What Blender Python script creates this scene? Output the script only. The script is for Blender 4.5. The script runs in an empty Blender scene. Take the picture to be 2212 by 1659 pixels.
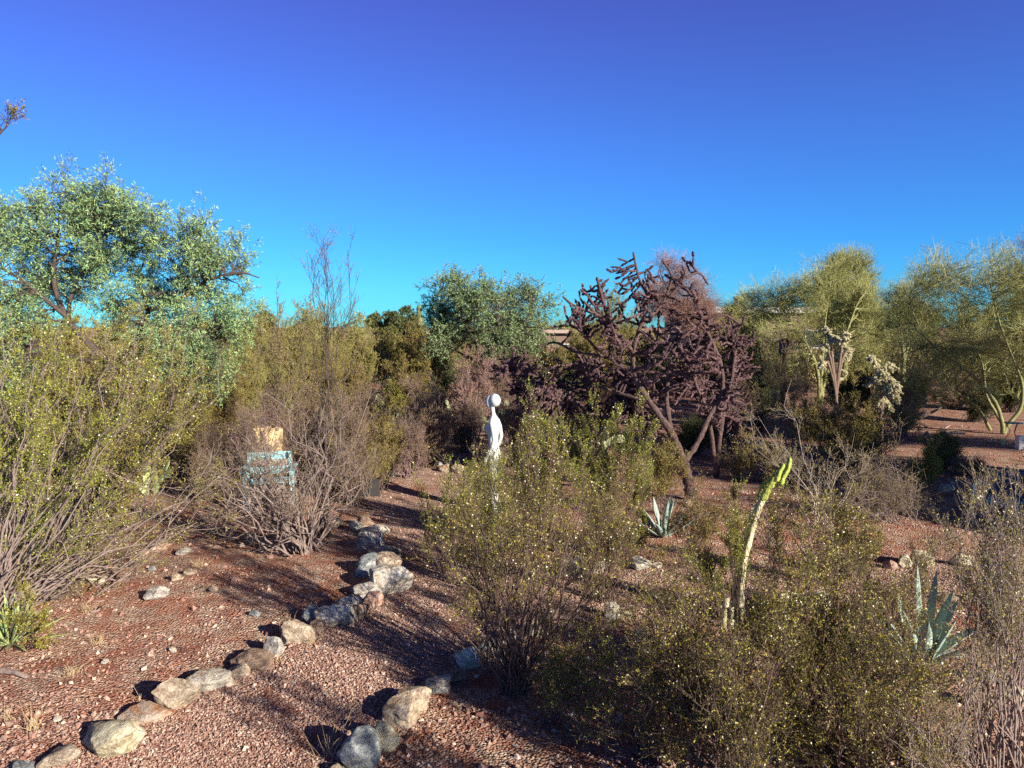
import bpy, math, numpy as np
from mathutils import noise as mnoise, Vector
R = math.radians
scene = bpy.context.scene
COL = scene.collection
# ------------------------------------------------------------------ camera, sky, sun, exposure
F = 1609.0; PITCH = R(4.45); CAMH = 3.0       # focal length in units of a 2212 px wide frame
cam_d = bpy.data.cameras.new('camera'); cam_d.sensor_width = 36.0; cam_d.lens = 36.0 * F / 2212
cam_d.clip_start = 0.05; cam_d.clip_end = 3000
cam = bpy.data.objects.new('camera', cam_d); COL.objects.link(cam)
cam.location = (0, 0, CAMH); cam.rotation_euler = (R(90) - PITCH, 0, 0)
scene.camera = cam

SUN_EL = R(20.5); TRAVEL = np.array([-0.74, 0.67])          # where the shadows run on the ground
TRAVEL = TRAVEL / np.linalg.norm(TRAVEL)
sun_dir = Vector((TRAVEL[0] * math.cos(SUN_EL), TRAVEL[1] * math.cos(SUN_EL), -math.sin(SUN_EL)))
sd = bpy.data.lights.new('sun', 'SUN'); sd.energy = 5.0; sd.angle = R(0.53); sd.color = (1.0, 0.89, 0.72)
so = bpy.data.objects.new('sun', sd); COL.objects.link(so); so.rotation_euler = sun_dir.to_track_quat('-Z', 'Y').to_euler()
so.location = (10, -10, 12)
world = bpy.data.worlds.new("World"); scene.world = world; world.use_nodes = True
nt = world.node_tree; N = nt.nodes; L = nt.links
for n in list(N): N.remove(n)
sky = N.new('ShaderNodeTexSky'); sky.sky_type = 'NISHITA'; sky.sun_disc = False
sky.sun_elevation = SUN_EL; sky.sun_rotation = math.atan2(-TRAVEL[0], -TRAVEL[1])
sky.altitude = 700; sky.air_density = 1.0; sky.dust_density = 0.25; sky.ozone_density = 3.0
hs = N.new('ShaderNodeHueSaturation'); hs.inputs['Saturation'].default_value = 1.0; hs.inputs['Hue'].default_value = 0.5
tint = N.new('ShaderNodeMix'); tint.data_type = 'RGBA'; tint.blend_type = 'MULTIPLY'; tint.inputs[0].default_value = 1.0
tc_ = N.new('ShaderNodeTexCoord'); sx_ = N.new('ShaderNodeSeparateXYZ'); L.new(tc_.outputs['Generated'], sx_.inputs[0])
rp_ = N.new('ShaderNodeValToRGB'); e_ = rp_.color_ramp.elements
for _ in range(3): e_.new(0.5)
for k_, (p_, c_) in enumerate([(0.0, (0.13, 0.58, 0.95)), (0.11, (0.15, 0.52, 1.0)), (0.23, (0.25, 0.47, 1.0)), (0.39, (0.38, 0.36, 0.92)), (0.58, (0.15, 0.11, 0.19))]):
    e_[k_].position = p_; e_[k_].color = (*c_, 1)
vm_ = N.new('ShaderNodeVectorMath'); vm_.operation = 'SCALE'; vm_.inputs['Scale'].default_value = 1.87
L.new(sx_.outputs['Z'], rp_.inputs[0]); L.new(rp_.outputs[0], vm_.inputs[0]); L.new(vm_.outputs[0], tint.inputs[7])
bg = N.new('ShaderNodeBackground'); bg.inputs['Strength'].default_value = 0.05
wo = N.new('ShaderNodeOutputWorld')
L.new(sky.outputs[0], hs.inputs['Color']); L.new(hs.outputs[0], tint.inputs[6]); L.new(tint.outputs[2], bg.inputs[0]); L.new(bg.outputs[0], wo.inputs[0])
vs = scene.view_settings; vs.view_transform = 'Standard'; vs.look = 'None'; vs.exposure = 1.0; vs.gamma = 1.0
scene.cycles.max_bounces = 4; scene.cycles.diffuse_bounces = 2; scene.cycles.glossy_bounces = 2
scene.cycles.transmission_bounces = 2; scene.cycles.transparent_max_bounces = 4
scene.cycles.use_denoising = False
scene.cycles.sample_clamp_indirect = 4

# ------------------------------------------------------------------ places
def gz(x, y):
    x = np.asarray(x, float); y = np.asarray(y, float)
    f = np.clip((60 - y) / 50, 0, 1)
    h = 0.035 * np.sin(x * 0.9 + 0.4 * y) + 0.03 * np.sin(0.7 * y - 0.5 * x + 1.3) + 0.018 * np.sin(2.1 * x + 1.7 * y)
    m = 0.10 * np.exp(-((x + 4.2) ** 2 / 3.0 + (y - 8.3) ** 2 / 2.5))     # low mound in the left bed
    return (h + m) * f
def ray(px, py):
    cx, cy = (px - 1106) / F, -(py - 829.5) / F
    return np.array([cx, math.cos(PITCH) + cy * math.sin(PITCH), -math.sin(PITCH) + cy * math.cos(PITCH)])
def G(px, py):                      # the spot on the ground seen at this pixel of a 2212 px wide picture
    d = ray(px, py); z = 0.0
    for _ in range(4):
        t = (z - CAMH) / d[2]; p = np.array([0, 0, CAMH]) + d * t; z = float(gz(p[0], p[1]))
    p[2] = z
    return p
def W(px, py, Y):                   # the point seen at this pixel at distance Y
    d = ray(px, py); return np.array([0, 0, CAMH]) + d * (Y / d[1])
def gy(px, Y):                      # ground under pixel column px at distance Y
    p = W(px, 900, Y); p[2] = float(gz(p[0], p[1])); return p
def msz(pxl, Y): return pxl * Y * 1.02 / F

# ------------------------------------------------------------------ materials
def mat(name, build):
    m = bpy.data.materials.new(name); m.use_nodes = True
    t = m.node_tree; b = t.nodes['Principled BSDF']
    build(t, t.nodes, t.links, b); return m
def ramp(nd, stops, interp='LINEAR'):
    r = nd.new('ShaderNodeValToRGB'); r.color_ramp.interpolation = interp
    e = r.color_ramp.elements
    while len(e) < len(stops): e.new(0.5)
    for k, (p, c) in enumerate(stops): e[k].position = p; e[k].color = (*c, 1)
    return r
def leafmat(name, cols, rough=0.5, spec=0.35):
    def b(t, nd, lk, p):
        g = nd.new('ShaderNodeNewGeometry')
        r = ramp(nd, [(i / max(1, len(cols) - 1), c) for i, c in enumerate(cols)])
        lk.new(g.outputs['Random Per Island'], r.inputs[0]); lk.new(r.outputs[0], p.inputs['Base Color'])
        p.inputs['Roughness'].default_value = rough; p.inputs['Specular IOR Level'].default_value = spec
    return mat(name, b)
def barkmat(name, c1, c2, scale=30, bump=0.4, rough=0.85):
    def b(t, nd, lk, p):
        tc = nd.new('ShaderNodeTexCoord'); n = nd.new('ShaderNodeTexNoise'); n.inputs['Scale'].default_value = scale
        n.inputs['Detail'].default_value = 3; n.inputs['Roughness'].default_value = 0.7
        lk.new(tc.outputs['Object'], n.inputs['Vector'])
        r = ramp(nd, [(0.3, c1), (0.7, c2)]); lk.new(n.outputs[0], r.inputs[0]); lk.new(r.outputs[0], p.inputs['Base Color'])
        p.inputs['Roughness'].default_value = rough; p.inputs['Specular IOR Level'].default_value = 0.2
        bp = nd.new('ShaderNodeBump'); bp.inputs['Strength'].default_value = bump; bp.inputs['Distance'].default_value = 0.02
        lk.new(n.outputs[0], bp.inputs['Height']); lk.new(bp.outputs[0], p.inputs['Normal'])
    return mat(name, b)
def rockmat(name, c1, c2, c3, scale=6.0, stretch=(1, 1, 2.5)):
    def b(t, nd, lk, p):
        tc = nd.new('ShaderNodeTexCoord'); mp = nd.new('ShaderNodeMapping'); mp.inputs['Scale'].default_value = stretch
        mp.inputs['Rotation'].default_value = (0.5, 0.3, 0)
        lk.new(tc.outputs['Object'], mp.inputs[0])
        n = nd.new('ShaderNodeTexNoise'); n.inputs['Scale'].default_value = scale; n.inputs['Detail'].default_value = 8
        n.inputs['Roughness'].default_value = 0.75; n.inputs['Distortion'].default_value = 0.8
        lk.new(mp.outputs[0], n.inputs['Vector'])
        r = ramp(nd, [(0.28, tuple(v * 0.45 for v in c3)), (0.42, c3), (0.52, c1), (0.70, c2)])
        lk.new(n.outputs[0], r.inputs[0])
        n2 = nd.new('ShaderNodeTexNoise'); n2.inputs['Scale'].default_value = 55; n2.inputs['Detail'].default_value = 5
        lk.new(tc.outputs['Object'], n2.inputs['Vector'])
        mx = nd.new('ShaderNodeMix'); mx.data_type = 'RGBA'; mx.blend_type = 'OVERLAY'; mx.inputs[0].default_value = 0.7
        lk.new(r.outputs[0], mx.inputs[6]); lk.new(n2.outputs[0], mx.inputs[7]); lk.new(mx.outputs[2], p.inputs['Base Color'])
        p.inputs['Roughness'].default_value = 0.9; p.inputs['Specular IOR Level'].default_value = 0.2
        ad = nd.new('ShaderNodeMath'); ad.operation = 'MULTIPLY_ADD'; ad.inputs[1].default_value = 0.35
        lk.new(n2.outputs[0], ad.inputs[0]); lk.new(n.outputs[0], ad.inputs[2])
        bp = nd.new('ShaderNodeBump'); bp.inputs['Strength'].default_value = 0.9; bp.inputs['Distance'].default_value = 0.05
        lk.new(ad.outputs[0], bp.inputs['Height']); lk.new(bp.outputs[0], p.inputs['Normal'])
    return mat(name, b)
def paint(name, c, rough=0.5, chip=None, chipc=(0.3, 0.25, 0.2), scale=14, metal=0.0):
    def b(t, nd, lk, p):
        tc = nd.new('ShaderNodeTexCoord'); n = nd.new('ShaderNodeTexNoise'); n.inputs['Scale'].default_value = scale
        n.inputs['Detail'].default_value = 6; n.inputs['Roughness'].default_value = 0.7
        lk.new(tc.outputs['Object'], n.inputs['Vector'])
        lo = tuple(v * 0.8 for v in c)
        if chip: r = ramp(nd, [(chip - 0.02, chipc), (chip + 0.02, lo), (0.75, c)])
        else: r = ramp(nd, [(0.3, lo), (0.7, c)])
        lk.new(n.outputs[0], r.inputs[0]); lk.new(r.outputs[0], p.inputs['Base Color'])
        p.inputs['Roughness'].default_value = rough; p.inputs['Metallic'].default_value = metal
        bp = nd.new('ShaderNodeBump'); bp.inputs['Strength'].default_value = 0.2; bp.inputs['Distance'].default_value = 0.01
        lk.new(n.outputs[0], bp.inputs['Height']); lk.new(bp.outputs[0], p.inputs['Normal'])
    return mat(name, b)
def soilmat(name, cols, patch, peb):
    def b(t, nd, lk, p):
        tc = nd.new('ShaderNodeTexCoord')
        a = nd.new('ShaderNodeTexNoise'); a.inputs['Scale'].default_value = 0.9; a.inputs['Detail'].default_value = 6; a.inputs['Roughness'].default_value = 0.65
        lk.new(tc.outputs['Object'], a.inputs['Vector'])
        r = ramp(nd, [(0.35, cols[0]), (0.52, cols[1]), (0.68, cols[2])]); lk.new(a.outputs[0], r.inputs[0])
        v = nd.new('ShaderNodeTexVoronoi'); v.inputs['Scale'].default_value = 42; v.inputs['Randomness'].default_value = 1
        lk.new(tc.outputs['Object'], v.inputs['Vector'])
        sp = nd.new('ShaderNodeSeparateColor'); lk.new(v.outputs['Color'], sp.inputs[0])
        r2 = ramp(nd, [(0.0, peb[0]), (0.35, peb[1]), (0.7, peb[2]), (1.0, peb[3])]); lk.new(sp.outputs[0], r2.inputs[0])
        c = nd.new('ShaderNodeTexNoise'); c.inputs['Scale'].default_value = 3.2; c.inputs['Detail'].default_value = 5; c.inputs['Roughness'].default_value = 0.7
        lk.new(tc.outputs['Object'], c.inputs['Vector'])
        mr = nd.new('ShaderNodeMapRange'); mr.inputs[1].default_value = patch[0]; mr.inputs[2].default_value = patch[1]
        lk.new(c.outputs[0], mr.inputs[0])
        mx = nd.new('ShaderNodeMix'); mx.data_type = 'RGBA'; lk.new(mr.outputs[0], mx.inputs[0])
        lk.new(r.outputs[0], mx.inputs[6]); lk.new(r2.outputs[0], mx.inputs[7]); lk.new(mx.outputs[2], p.inputs['Base Color'])
        p.inputs['Roughness'].default_value = 0.95; p.inputs['Specular IOR Level'].default_value = 0.1
        d = nd.new('ShaderNodeMath'); d.operation = 'MULTIPLY_ADD'; d.inputs[1].default_value = -1.2
        f = nd.new('ShaderNodeTexNoise'); f.inputs['Scale'].default_value = 22; f.inputs['Detail'].default_value = 6
        lk.new(tc.outputs['Object'], f.inputs['Vector'])
        lk.new(v.outputs['Distance'], d.inputs[0]); lk.new(f.outputs[0], d.inputs[2])
        bp = nd.new('ShaderNodeBump'); bp.inputs['Strength'].default_value = 1.0; bp.inputs['Distance'].default_value = 0.03
        lk.new(d.outputs[0], bp.inputs['Height']); lk.new(bp.outputs[0], p.inputs['Normal'])
    return mat(name, b)

M = {}
M['soil'] = soilmat('red soil', [(0.30, 0.125, 0.080), (0.40, 0.185, 0.125), (0.36, 0.215, 0.165)], (0.42, 0.6),
                    [(0.26, 0.14, 0.095), (0.44, 0.285, 0.21), (0.52, 0.385, 0.295), (0.68, 0.57, 0.46)])
M['path'] = soilmat('path gravel', [(0.24, 0.12, 0.085), (0.31, 0.17, 0.12), (0.30, 0.19, 0.145)], (0.3, 0.5),
                    [(0.25, 0.14, 0.11), (0.42, 0.27, 0.21), (0.50, 0.36, 0.29), (0.62, 0.50, 0.42)])
M['peb'] = leafmat('pebble', [(0.16, 0.078, 0.062), (0.28, 0.145, 0.112), (0.40, 0.235, 0.185), (0.30, 0.20, 0.168), (0.46, 0.32, 0.255), (0.64, 0.53, 0.44)], 0.9, 0.15)
M['creo'] = leafmat('creosote leaf', [(0.07, 0.08, 0.008), (0.13, 0.135, 0.012), (0.215, 0.205, 0.02), (0.33, 0.29, 0.04), (0.47, 0.39, 0.08)], 0.38, 0.5)
M['creo_l'] = leafmat('fresh creosote leaf', [(0.07, 0.10, 0.008), (0.16, 0.20, 0.015), (0.27, 0.29, 0.025), (0.42, 0.40, 0.05)], 0.38, 0.5)
M['creo_d'] = leafmat('dusty olive leaf', [(0.12, 0.10, 0.02), (0.19, 0.16, 0.03), (0.27, 0.22, 0.05), (0.34, 0.27, 0.08)], 0.5, 0.3)
M['yel'] = leafmat('yellow green leaf', [(0.17, 0.15, 0.04), (0.26, 0.22, 0.06), (0.36, 0.30, 0.10)], 0.5, 0.3)
M['mesq'] = leafmat('acacia leaf', [(0.11, 0.23, 0.11), (0.20, 0.35, 0.16), (0.30, 0.45, 0.20), (0.44, 0.52, 0.18)], 0.65, 0.2)
M['mesq_far'] = leafmat('far acacia leaf', [(0.13, 0.21, 0.09), (0.20, 0.29, 0.13), (0.29, 0.37, 0.16)], 0.65, 0.2)
M['palo'] = leafmat('palo verde twig', [(0.15, 0.165, 0.05), (0.25, 0.26, 0.08), (0.40, 0.39, 0.14)], 0.55, 0.3)
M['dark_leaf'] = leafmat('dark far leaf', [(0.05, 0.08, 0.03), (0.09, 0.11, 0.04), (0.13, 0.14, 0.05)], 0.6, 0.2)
M['scrub'] = leafmat('far scrub', [(0.10, 0.10, 0.04), (0.20, 0.18, 0.06), (0.30, 0.26, 0.09), (0.22, 0.17, 0.10)], 0.7, 0.1)
M['pinktwig'] = leafmat('pinkish dry twig', [(0.24, 0.13, 0.11), (0.33, 0.20, 0.17), (0.42, 0.27, 0.22)], 0.8, 0.1)
M['seed'] = leafmat('seed puff', [(0.75, 0.68, 0.50), (0.85, 0.80, 0.66)], 0.9, 0.1)
M['speck'] = leafmat('dry bud', [(0.20, 0.12, 0.10), (0.30, 0.22, 0.12), (0.34, 0.30, 0.12)], 0.8, 0.1)
M['bark'] = barkmat('creosote bark', (0.08, 0.052, 0.045), (0.19, 0.13, 0.11))
M['bark_grey'] = barkmat('grey bark', (0.15, 0.11, 0.10), (0.32, 0.255, 0.23))
M['bark_brown'] = barkmat('brown twig bark', (0.13, 0.09, 0.07), (0.28, 0.20, 0.16))
M['bark_purple'] = barkmat('purplish twig bark', (0.16, 0.10, 0.105), (0.34, 0.235, 0.235))
M['bark_pale'] = barkmat('pale dead wood', (0.28, 0.23, 0.19), (0.48, 0.41, 0.35))
M['bark_dark'] = barkmat('dark bark', (0.045, 0.034, 0.032), (0.125, 0.095, 0.085))
M['bark_palo'] = barkmat('green bark', (0.15, 0.16, 0.06), (0.32, 0.31, 0.14), 14, 0.3, 0.6)
M['cholla'] = leafmat('purple joint', [(0.060, 0.034, 0.040), (0.100, 0.058, 0.064), (0.165, 0.100, 0.102)], 0.8, 0.15)
M['cholla_bark'] = barkmat('purple bark', (0.045, 0.028, 0.028), (0.16, 0.105, 0.095), 25, 0.9)
M['cholla_pale'] = leafmat('pale joint', [(0.32, 0.31, 0.16), (0.46, 0.43, 0.25), (0.60, 0.56, 0.37)], 0.9, 0.1)
M['spine_dark'] = leafmat('dark cactus spine', [(0.10, 0.06, 0.06), (0.22, 0.15, 0.14), (0.36, 0.27, 0.24)], 0.6, 0.3)
M['spine'] = leafmat('cactus spine', [(0.30, 0.22, 0.18), (0.55, 0.47, 0.36), (0.70, 0.64, 0.50)], 0.6, 0.3)
M['agave'] = barkmat('blue agave leaf', (0.24, 0.35, 0.30), (0.36, 0.46, 0.40), 6, 0.1, 0.5)
M['yucca'] = barkmat('green yucca leaf', (0.30, 0.42, 0.14), (0.48, 0.56, 0.24), 6, 0.1, 0.5)
M['pad'] = barkmat('cactus pad', (0.34, 0.44, 0.17), (0.48, 0.56, 0.27), 9, 0.2, 0.6)
M['pad_far'] = barkmat('far cactus pad', (0.22, 0.26, 0.14), (0.42, 0.45, 0.27), 9, 0.2, 0.6)
M['totem'] = barkmat('totem cactus skin', (0.26, 0.34, 0.05), (0.42, 0.48, 0.11), 9, 0.3, 0.5)
M['cork'] = barkmat('corky cactus skin', (0.38, 0.36, 0.20), (0.68, 0.62, 0.44), 22, 0.8, 0.9)
M['saguaro'] = barkmat('saguaro skin', (0.14, 0.17, 0.07), (0.22, 0.24, 0.11), 9, 0.2)
M['straw'] = leafmat('dry grass', [(0.40, 0.28, 0.15), (0.55, 0.42, 0.24), (0.66, 0.54, 0.34)], 0.8, 0.1)
M['white'] = paint('white mannequin', (0.62, 0.67, 0.67), 0.35)
M['turq'] = paint('flaking turquoise paint', (0.38, 0.76, 0.84), 0.6, 0.40, (0.34, 0.29, 0.25), 18)
M['greywood'] = paint('weathered grey wood', (0.42, 0.36, 0.33), 0.9, None, scale=9)
M['bluemetal'] = paint('blue bench metal', (0.02, 0.10, 0.17), 0.45)
M['bluelight'] = paint('lighter blue bench metal', (0.04, 0.24, 0.30), 0.45)
M['tan'] = paint('tan carved wood', (0.78, 0.58, 0.30), 0.8, 0.38, (0.35, 0.22, 0.10), 12)
M['rust'] = paint('rust', (0.28, 0.09, 0.05), 0.9, None, scale=20)
M['black'] = paint('black plastic', (0.03, 0.03, 0.03), 0.6)
M['wallbrown'] = paint('brown stucco', (0.24, 0.16, 0.13), 0.95, None, scale=4)
M['roofwhite'] = paint('white roof coating', (0.72, 0.70, 0.68), 0.7)
M['roofpink'] = paint('pinkish roof', (0.45, 0.33, 0.29), 0.9)
M['glass'] = paint('dark window glass', (0.04, 0.05, 0.06), 0.15)
M['whitewash'] = paint('whitewashed block', (0.72, 0.70, 0.66), 0.9, 0.36, (0.45, 0.36, 0.30), 9)
M['metalgrey'] = paint('dull metal', (0.22, 0.25, 0.23), 0.5, None, metal=0.3)
M['redrock'] = rockmat('red boulder', (0.40, 0.08, 0.05), (0.50, 0.12, 0.08), (0.22, 0.05, 0.04))
RK = {
 'cream': rockmat('cream rock', (0.60, 0.54, 0.38), (0.80, 0.76, 0.60), (0.38, 0.31, 0.20)),
 'tan': rockmat('tan rock', (0.50, 0.41, 0.31), (0.66, 0.57, 0.45), (0.30, 0.21, 0.15)),
 'brown': rockmat('brown rock', (0.34, 0.24, 0.18), (0.48, 0.36, 0.28), (0.20, 0.13, 0.10)),
 'grey': rockmat('grey rock', (0.45, 0.42, 0.38), (0.68, 0.65, 0.58), (0.22, 0.19, 0.17)),
 'bluish': rockmat('blue grey rock', (0.34, 0.37, 0.37), (0.64, 0.66, 0.64), (0.18, 0.20, 0.21), 5, (1, 1, 4)),
 'white': rockmat('white rock', (0.64, 0.59, 0.50), (0.82, 0.78, 0.70), (0.40, 0.32, 0.24)),
 'rusty': rockmat('rusty rock', (0.46, 0.38, 0.32), (0.60, 0.50, 0.42), (0.42, 0.20, 0.10), 3.5),
 'pink': rockmat('pink rock', (0.52, 0.36, 0.29), (0.64, 0.50, 0.42), (0.34, 0.18, 0.13)),
}

# ------------------------------------------------------------------ mesh building
class MB:
    def __init__(s): s.v = []; s.q = []; s.t = []; s.n = 0
    def add(s, v, q=None, t=None):
        v = np.asarray(v, np.float32).reshape(-1, 3)
        if q is not None and len(q): s.q.append(np.asarray(q, np.int64).reshape(-1, 4) + s.n)
        if t is not None and len(t): s.t.append(np.asarray(t, np.int64).reshape(-1, 3) + s.n)
        s.v.append(v); s.n += len(v); return s
    def build(s, name, m, parent=None, origin=(0, 0, 0), smooth=False, bevel=0):
        v = np.concatenate(s.v) - np.asarray(origin, np.float32)
        q = np.concatenate(s.q) if s.q else np.zeros((0, 4), int); t = np.concatenate(s.t) if s.t else np.zeros((0, 3), int)
        me = bpy.data.meshes.new(name)
        me.vertices.add(len(v)); me.vertices.foreach_set('co', v.astype(np.float32).ravel())
        nl = len(q) * 4 + len(t) * 3; me.loops.add(nl)
        me.loops.foreach_set('vertex_index', np.concatenate([q.ravel(), t.ravel()]).astype(np.int32))
        me.polygons.add(len(q) + len(t))
        ls = np.concatenate([np.arange(len(q)) * 4, len(q) * 4 + np.arange(len(t)) * 3]).astype(np.int32)
        me.polygons.foreach_set('loop_start', ls)
        me.polygons.foreach_set('use_smooth', np.full(len(q) + len(t), smooth, bool))
        me.update(calc_edges=True); me.validate()
        me.materials.append(m)
        o = bpy.data.objects.new(name, me); COL.objects.link(o)
        if parent is not None: o.parent = parent
        else: o.location = origin
        if bevel:
            b = o.modifiers.new('bevel', 'BEVEL'); b.width = bevel; b.segments = 2; b.limit_method = 'ANGLE'
        return o
    def box(s, c, size, rz=0, rx=0, ry=0, taper=1.0):
        x, y, z = [k / 2 for k in size]
        p = np.array([[-x, -y, -z], [x, -y, -z], [x, y, -z], [-x, y, -z], [-x * taper, -y * taper, z], [x * taper, -y * taper, z], [x * taper, y * taper, z], [-x * taper, y * taper, z]])
        p = p @ rot(rx, ry, rz).T + np.asarray(c)
        return s.add(p, [[0, 3, 2, 1], [4, 5, 6, 7], [0, 1, 5, 4], [1, 2, 6, 5], [2, 3, 7, 6], [3, 0, 4, 7]])
    def tube(s, pts, r, sides=8, cap=True):
        pts = np.asarray(pts, float); r = np.broadcast_to(np.asarray(r, float), (len(pts),))
        if cap:
            pts = np.concatenate([pts[:1], pts, pts[-1:]]); r = np.concatenate([[1e-4], r, [1e-4]])
        return s.tubes(pts[None], r[None], sides)
    def tubes(s, P, Rr, sides):
        n, k, _ = P.shape
        T = np.gradient(P, axis=1); T /= np.linalg.norm(T, axis=2, keepdims=True) + 1e-9
        # one reference vector for each tube, across its mean direction
        mT = P[:, -1] - P[:, 0]; ref = np.where(np.abs(mT[:, 2:3]) > 0.7 * np.linalg.norm(mT, axis=1, keepdims=True), [[1.0, 0.13, 0]], [[0, 0.11, 1.0]])
        U = np.cross(T, ref[:, None, :]); U /= np.linalg.norm(U, axis=2, keepdims=True) + 1e-9
        V = np.cross(T, U)
        a = np.arange(sides) * 2 * math.pi / sides
        ring = P[:, :, None, :] + Rr[:, :, None, None] * (U[:, :, None, :] * np.cos(a)[None, None, :, None] + V[:, :, None, :] * np.sin(a)[None, None, :, None])
        idx = np.arange(n * k * sides).reshape(n, k, sides)
        q = np.stack([idx[:, :-1], np.roll(idx, -1, 2)[:, :-1], np.roll(idx, -1, 2)[:, 1:], idx[:, 1:]], -1)
        return s.add(ring, q.reshape(-1, 4))
    def inst(s, tv, tq, tt, A, pos):      # a small shape set down N times; A (N,3,3) columns = its axes
        n = len(pos); v = np.einsum('vj,nij->nvi', tv, A) + pos[:, None, :]
        off = np.arange(n) * len(tv)
        q = (np.asarray(tq)[None] + off[:, None, None]).reshape(-1, 4) if tq is not None and len(tq) else None
        t = (np.asarray(tt)[None] + off[:, None, None]).reshape(-1, 3) if tt is not None and len(tt) else None
        return s.add(v, q, t)
def rot(rx, ry, rz):
    cx, sx, cy, sy, cz, sz = math.cos(rx), math.sin(rx), math.cos(ry), math.sin(ry), math.cos(rz), math.sin(rz)
    return np.array([[cz, -sz, 0], [sz, cz, 0], [0, 0, 1]]) @ np.array([[cy, 0, sy], [0, 1, 0], [-sy, 0, cy]]) @ np.array([[1, 0, 0], [0, cx, -sx], [0, sx, cx]])
def tag(o, label=None, cat=None, group=None, kind=None):
    if label: o['label'] = label
    if cat: o['category'] = cat
    if group: o['group'] = group
    if kind: o['kind'] = kind
    return o
def thing(name, loc, label, cat, group=None):
    o = bpy.data.objects.new(name, None); o.empty_display_size = 0.2; COL.objects.link(o); o.location = tuple(float(v) for v in loc)
    return tag(o, label, cat, group)
def nrm(a): return a / (np.linalg.norm(a, axis=-1, keepdims=True) + 1e-9)
def ico(sub):
    import bmesh
    bm = bmesh.new(); bmesh.ops.create_icosphere(bm, subdivisions=sub, radius=1)
    v = np.array([x.co[:] for x in bm.verts]); t = np.array([[q.index for q in f.verts] for f in bm.faces]); bm.free(); return v, t
ICO = {k: ico(k) for k in (1, 2, 3, 4)}

# ------------------------------------------------------------------ growing things
def reach(S, D, T, K, wig, rng, late=0.25):
    n = len(S); Ln = np.linalg.norm(T - S, axis=1)[:, None]
    P1 = S + D * Ln * 0.38; P2 = T - nrm(T - S + np.array([0, 0, 0.3]) * Ln) * Ln * late
    t = np.linspace(0, 1, K)[None, :, None]
    P = (1 - t) ** 3 * S[:, None] + 3 * (1 - t) ** 2 * t * P1[:, None] + 3 * (1 - t) * t * t * P2[:, None] + t ** 3 * T[:, None]
    for f, a in ((1.3, 1.0), (2.9, 0.5), (5.1, 0.25)):
        v = rng.normal(size=(n, 1, 3)); ph = rng.uniform(0, 6.28, (n, 1, 1))
        P = P + v * (np.sin(6.28 * f * t + ph) - np.sin(ph)) * (a * wig * Ln)[:, None] * np.minimum(1, t * 3)
    return P
def taper(r0, r1, K): t = np.linspace(0, 1, K)[None]; return np.asarray(r0)[:, None] * (1 - t) + np.asarray(r1)[:, None] * t
def on(P, Rr, idx, t):
    k = P.shape[1] - 1; f = t * k; i = np.minimum(f.astype(int), k - 1); u = (f - i)[:, None]
    p = P[idx, i] * (1 - u) + P[idx, i + 1] * u; tan = nrm(P[idx, i + 1] - P[idx, i])
    r = Rr[idx, i] * (1 - u[:, 0]) + Rr[idx, i + 1] * u[:, 0]
    return p, tan, r
def kids(P, Rr, m, t0, t1, ang, ln, up, K, wig, rng, rk=0.6, rend=0.3, rmin=0.0008, taperlen=0.5):
    n = len(P) * m; idx = np.repeat(np.arange(len(P)), m)
    t = t0 + (t1 - t0) * rng.random(n); p, tan, r = on(P, Rr, idx, t)
    rv = nrm(np.cross(tan, rng.normal(size=(n, 3)))); a = R(ang) * (0.6 + 0.8 * rng.random(n))[:, None]
    d = nrm(tan * np.cos(a) + rv * np.sin(a) + np.array([0, 0, 1.0]) * up)
    l = rng.uniform(ln[0], ln[1], n) * (1 - taperlen * t)
    Q = reach(p, nrm(d + 0.3 * tan), p + d * l[:, None], K, wig, rng)
    r0 = np.maximum(r * rk, rmin)
    return Q, taper(r0, np.maximum(r0 * rend, rmin * 0.7), K)
def leaves(mb, P, n, size, asp, rng, t0=0.1, along=0.6, hang=0.0):
    N_ = len(P) * n; idx = np.repeat(np.arange(len(P)), n); p, tan, _ = on(P, np.ones(P.shape[:2]), idx, t0 + (1 - t0) * rng.random(N_))
    d = nrm(tan * along + rng.normal(size=(N_, 3)) * 0.7 + np.array([0, 0, -hang])); w = nrm(np.cross(d, rng.normal(size=(N_, 3))))
    s_ = (size * rng.uniform(0.6, 1.25, N_))[:, None]; h = s_ * asp * 0.5
    v = np.stack([p, p + d * s_ * 0.45 + w * h, p + d * s_, p + d * s_ * 0.45 - w * h], 1)
    mb.add(v, np.arange(N_ * 4).reshape(-1, 4))
def puffs(mb, P, n, r, rng):
    idx = rng.integers(0, len(P), n); p, _, _ = on(P, np.ones(P.shape[:2]), idx, rng.random(n))
    v, t = ICO[1]; s_ = r * rng.uniform(0.7, 1.3, n); A = np.eye(3)[None] * s_[:, None, None]
    mb.inst(v, None, t, A, p + rng.normal(size=(n, 3)) * 0.008)
def in_lobes(lobes, n, rng, shell=0.5):
    vol = np.array([l[3] ** 2 * (l[4] if len(l) > 4 else 1) for l in lobes]); k = rng.choice(len(lobes), n, p=vol / vol.sum())
    c = np.array([l[:3] for l in lobes])[k]; r = np.array([l[3] for l in lobes])[k]
    return c + nrm(rng.normal(size=(n, 3))) * (r * rng.random(n) ** shell)[:, None], k
def lobes_px(lst, Y, dep=0.35, seed=0):
    rng = np.random.default_rng(seed); out = []
    for l in lst:
        y = Y + (l[4] if len(l) > 4 else rng.uniform(-dep, dep)); p = W(l[0], l[1], y)
        out.append((p[0], p[1], max(p[2], msz(l[2], y) * 0.6), msz(l[2], y), l[3] if len(l) > 3 and l[3] else 1))
    return out

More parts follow.
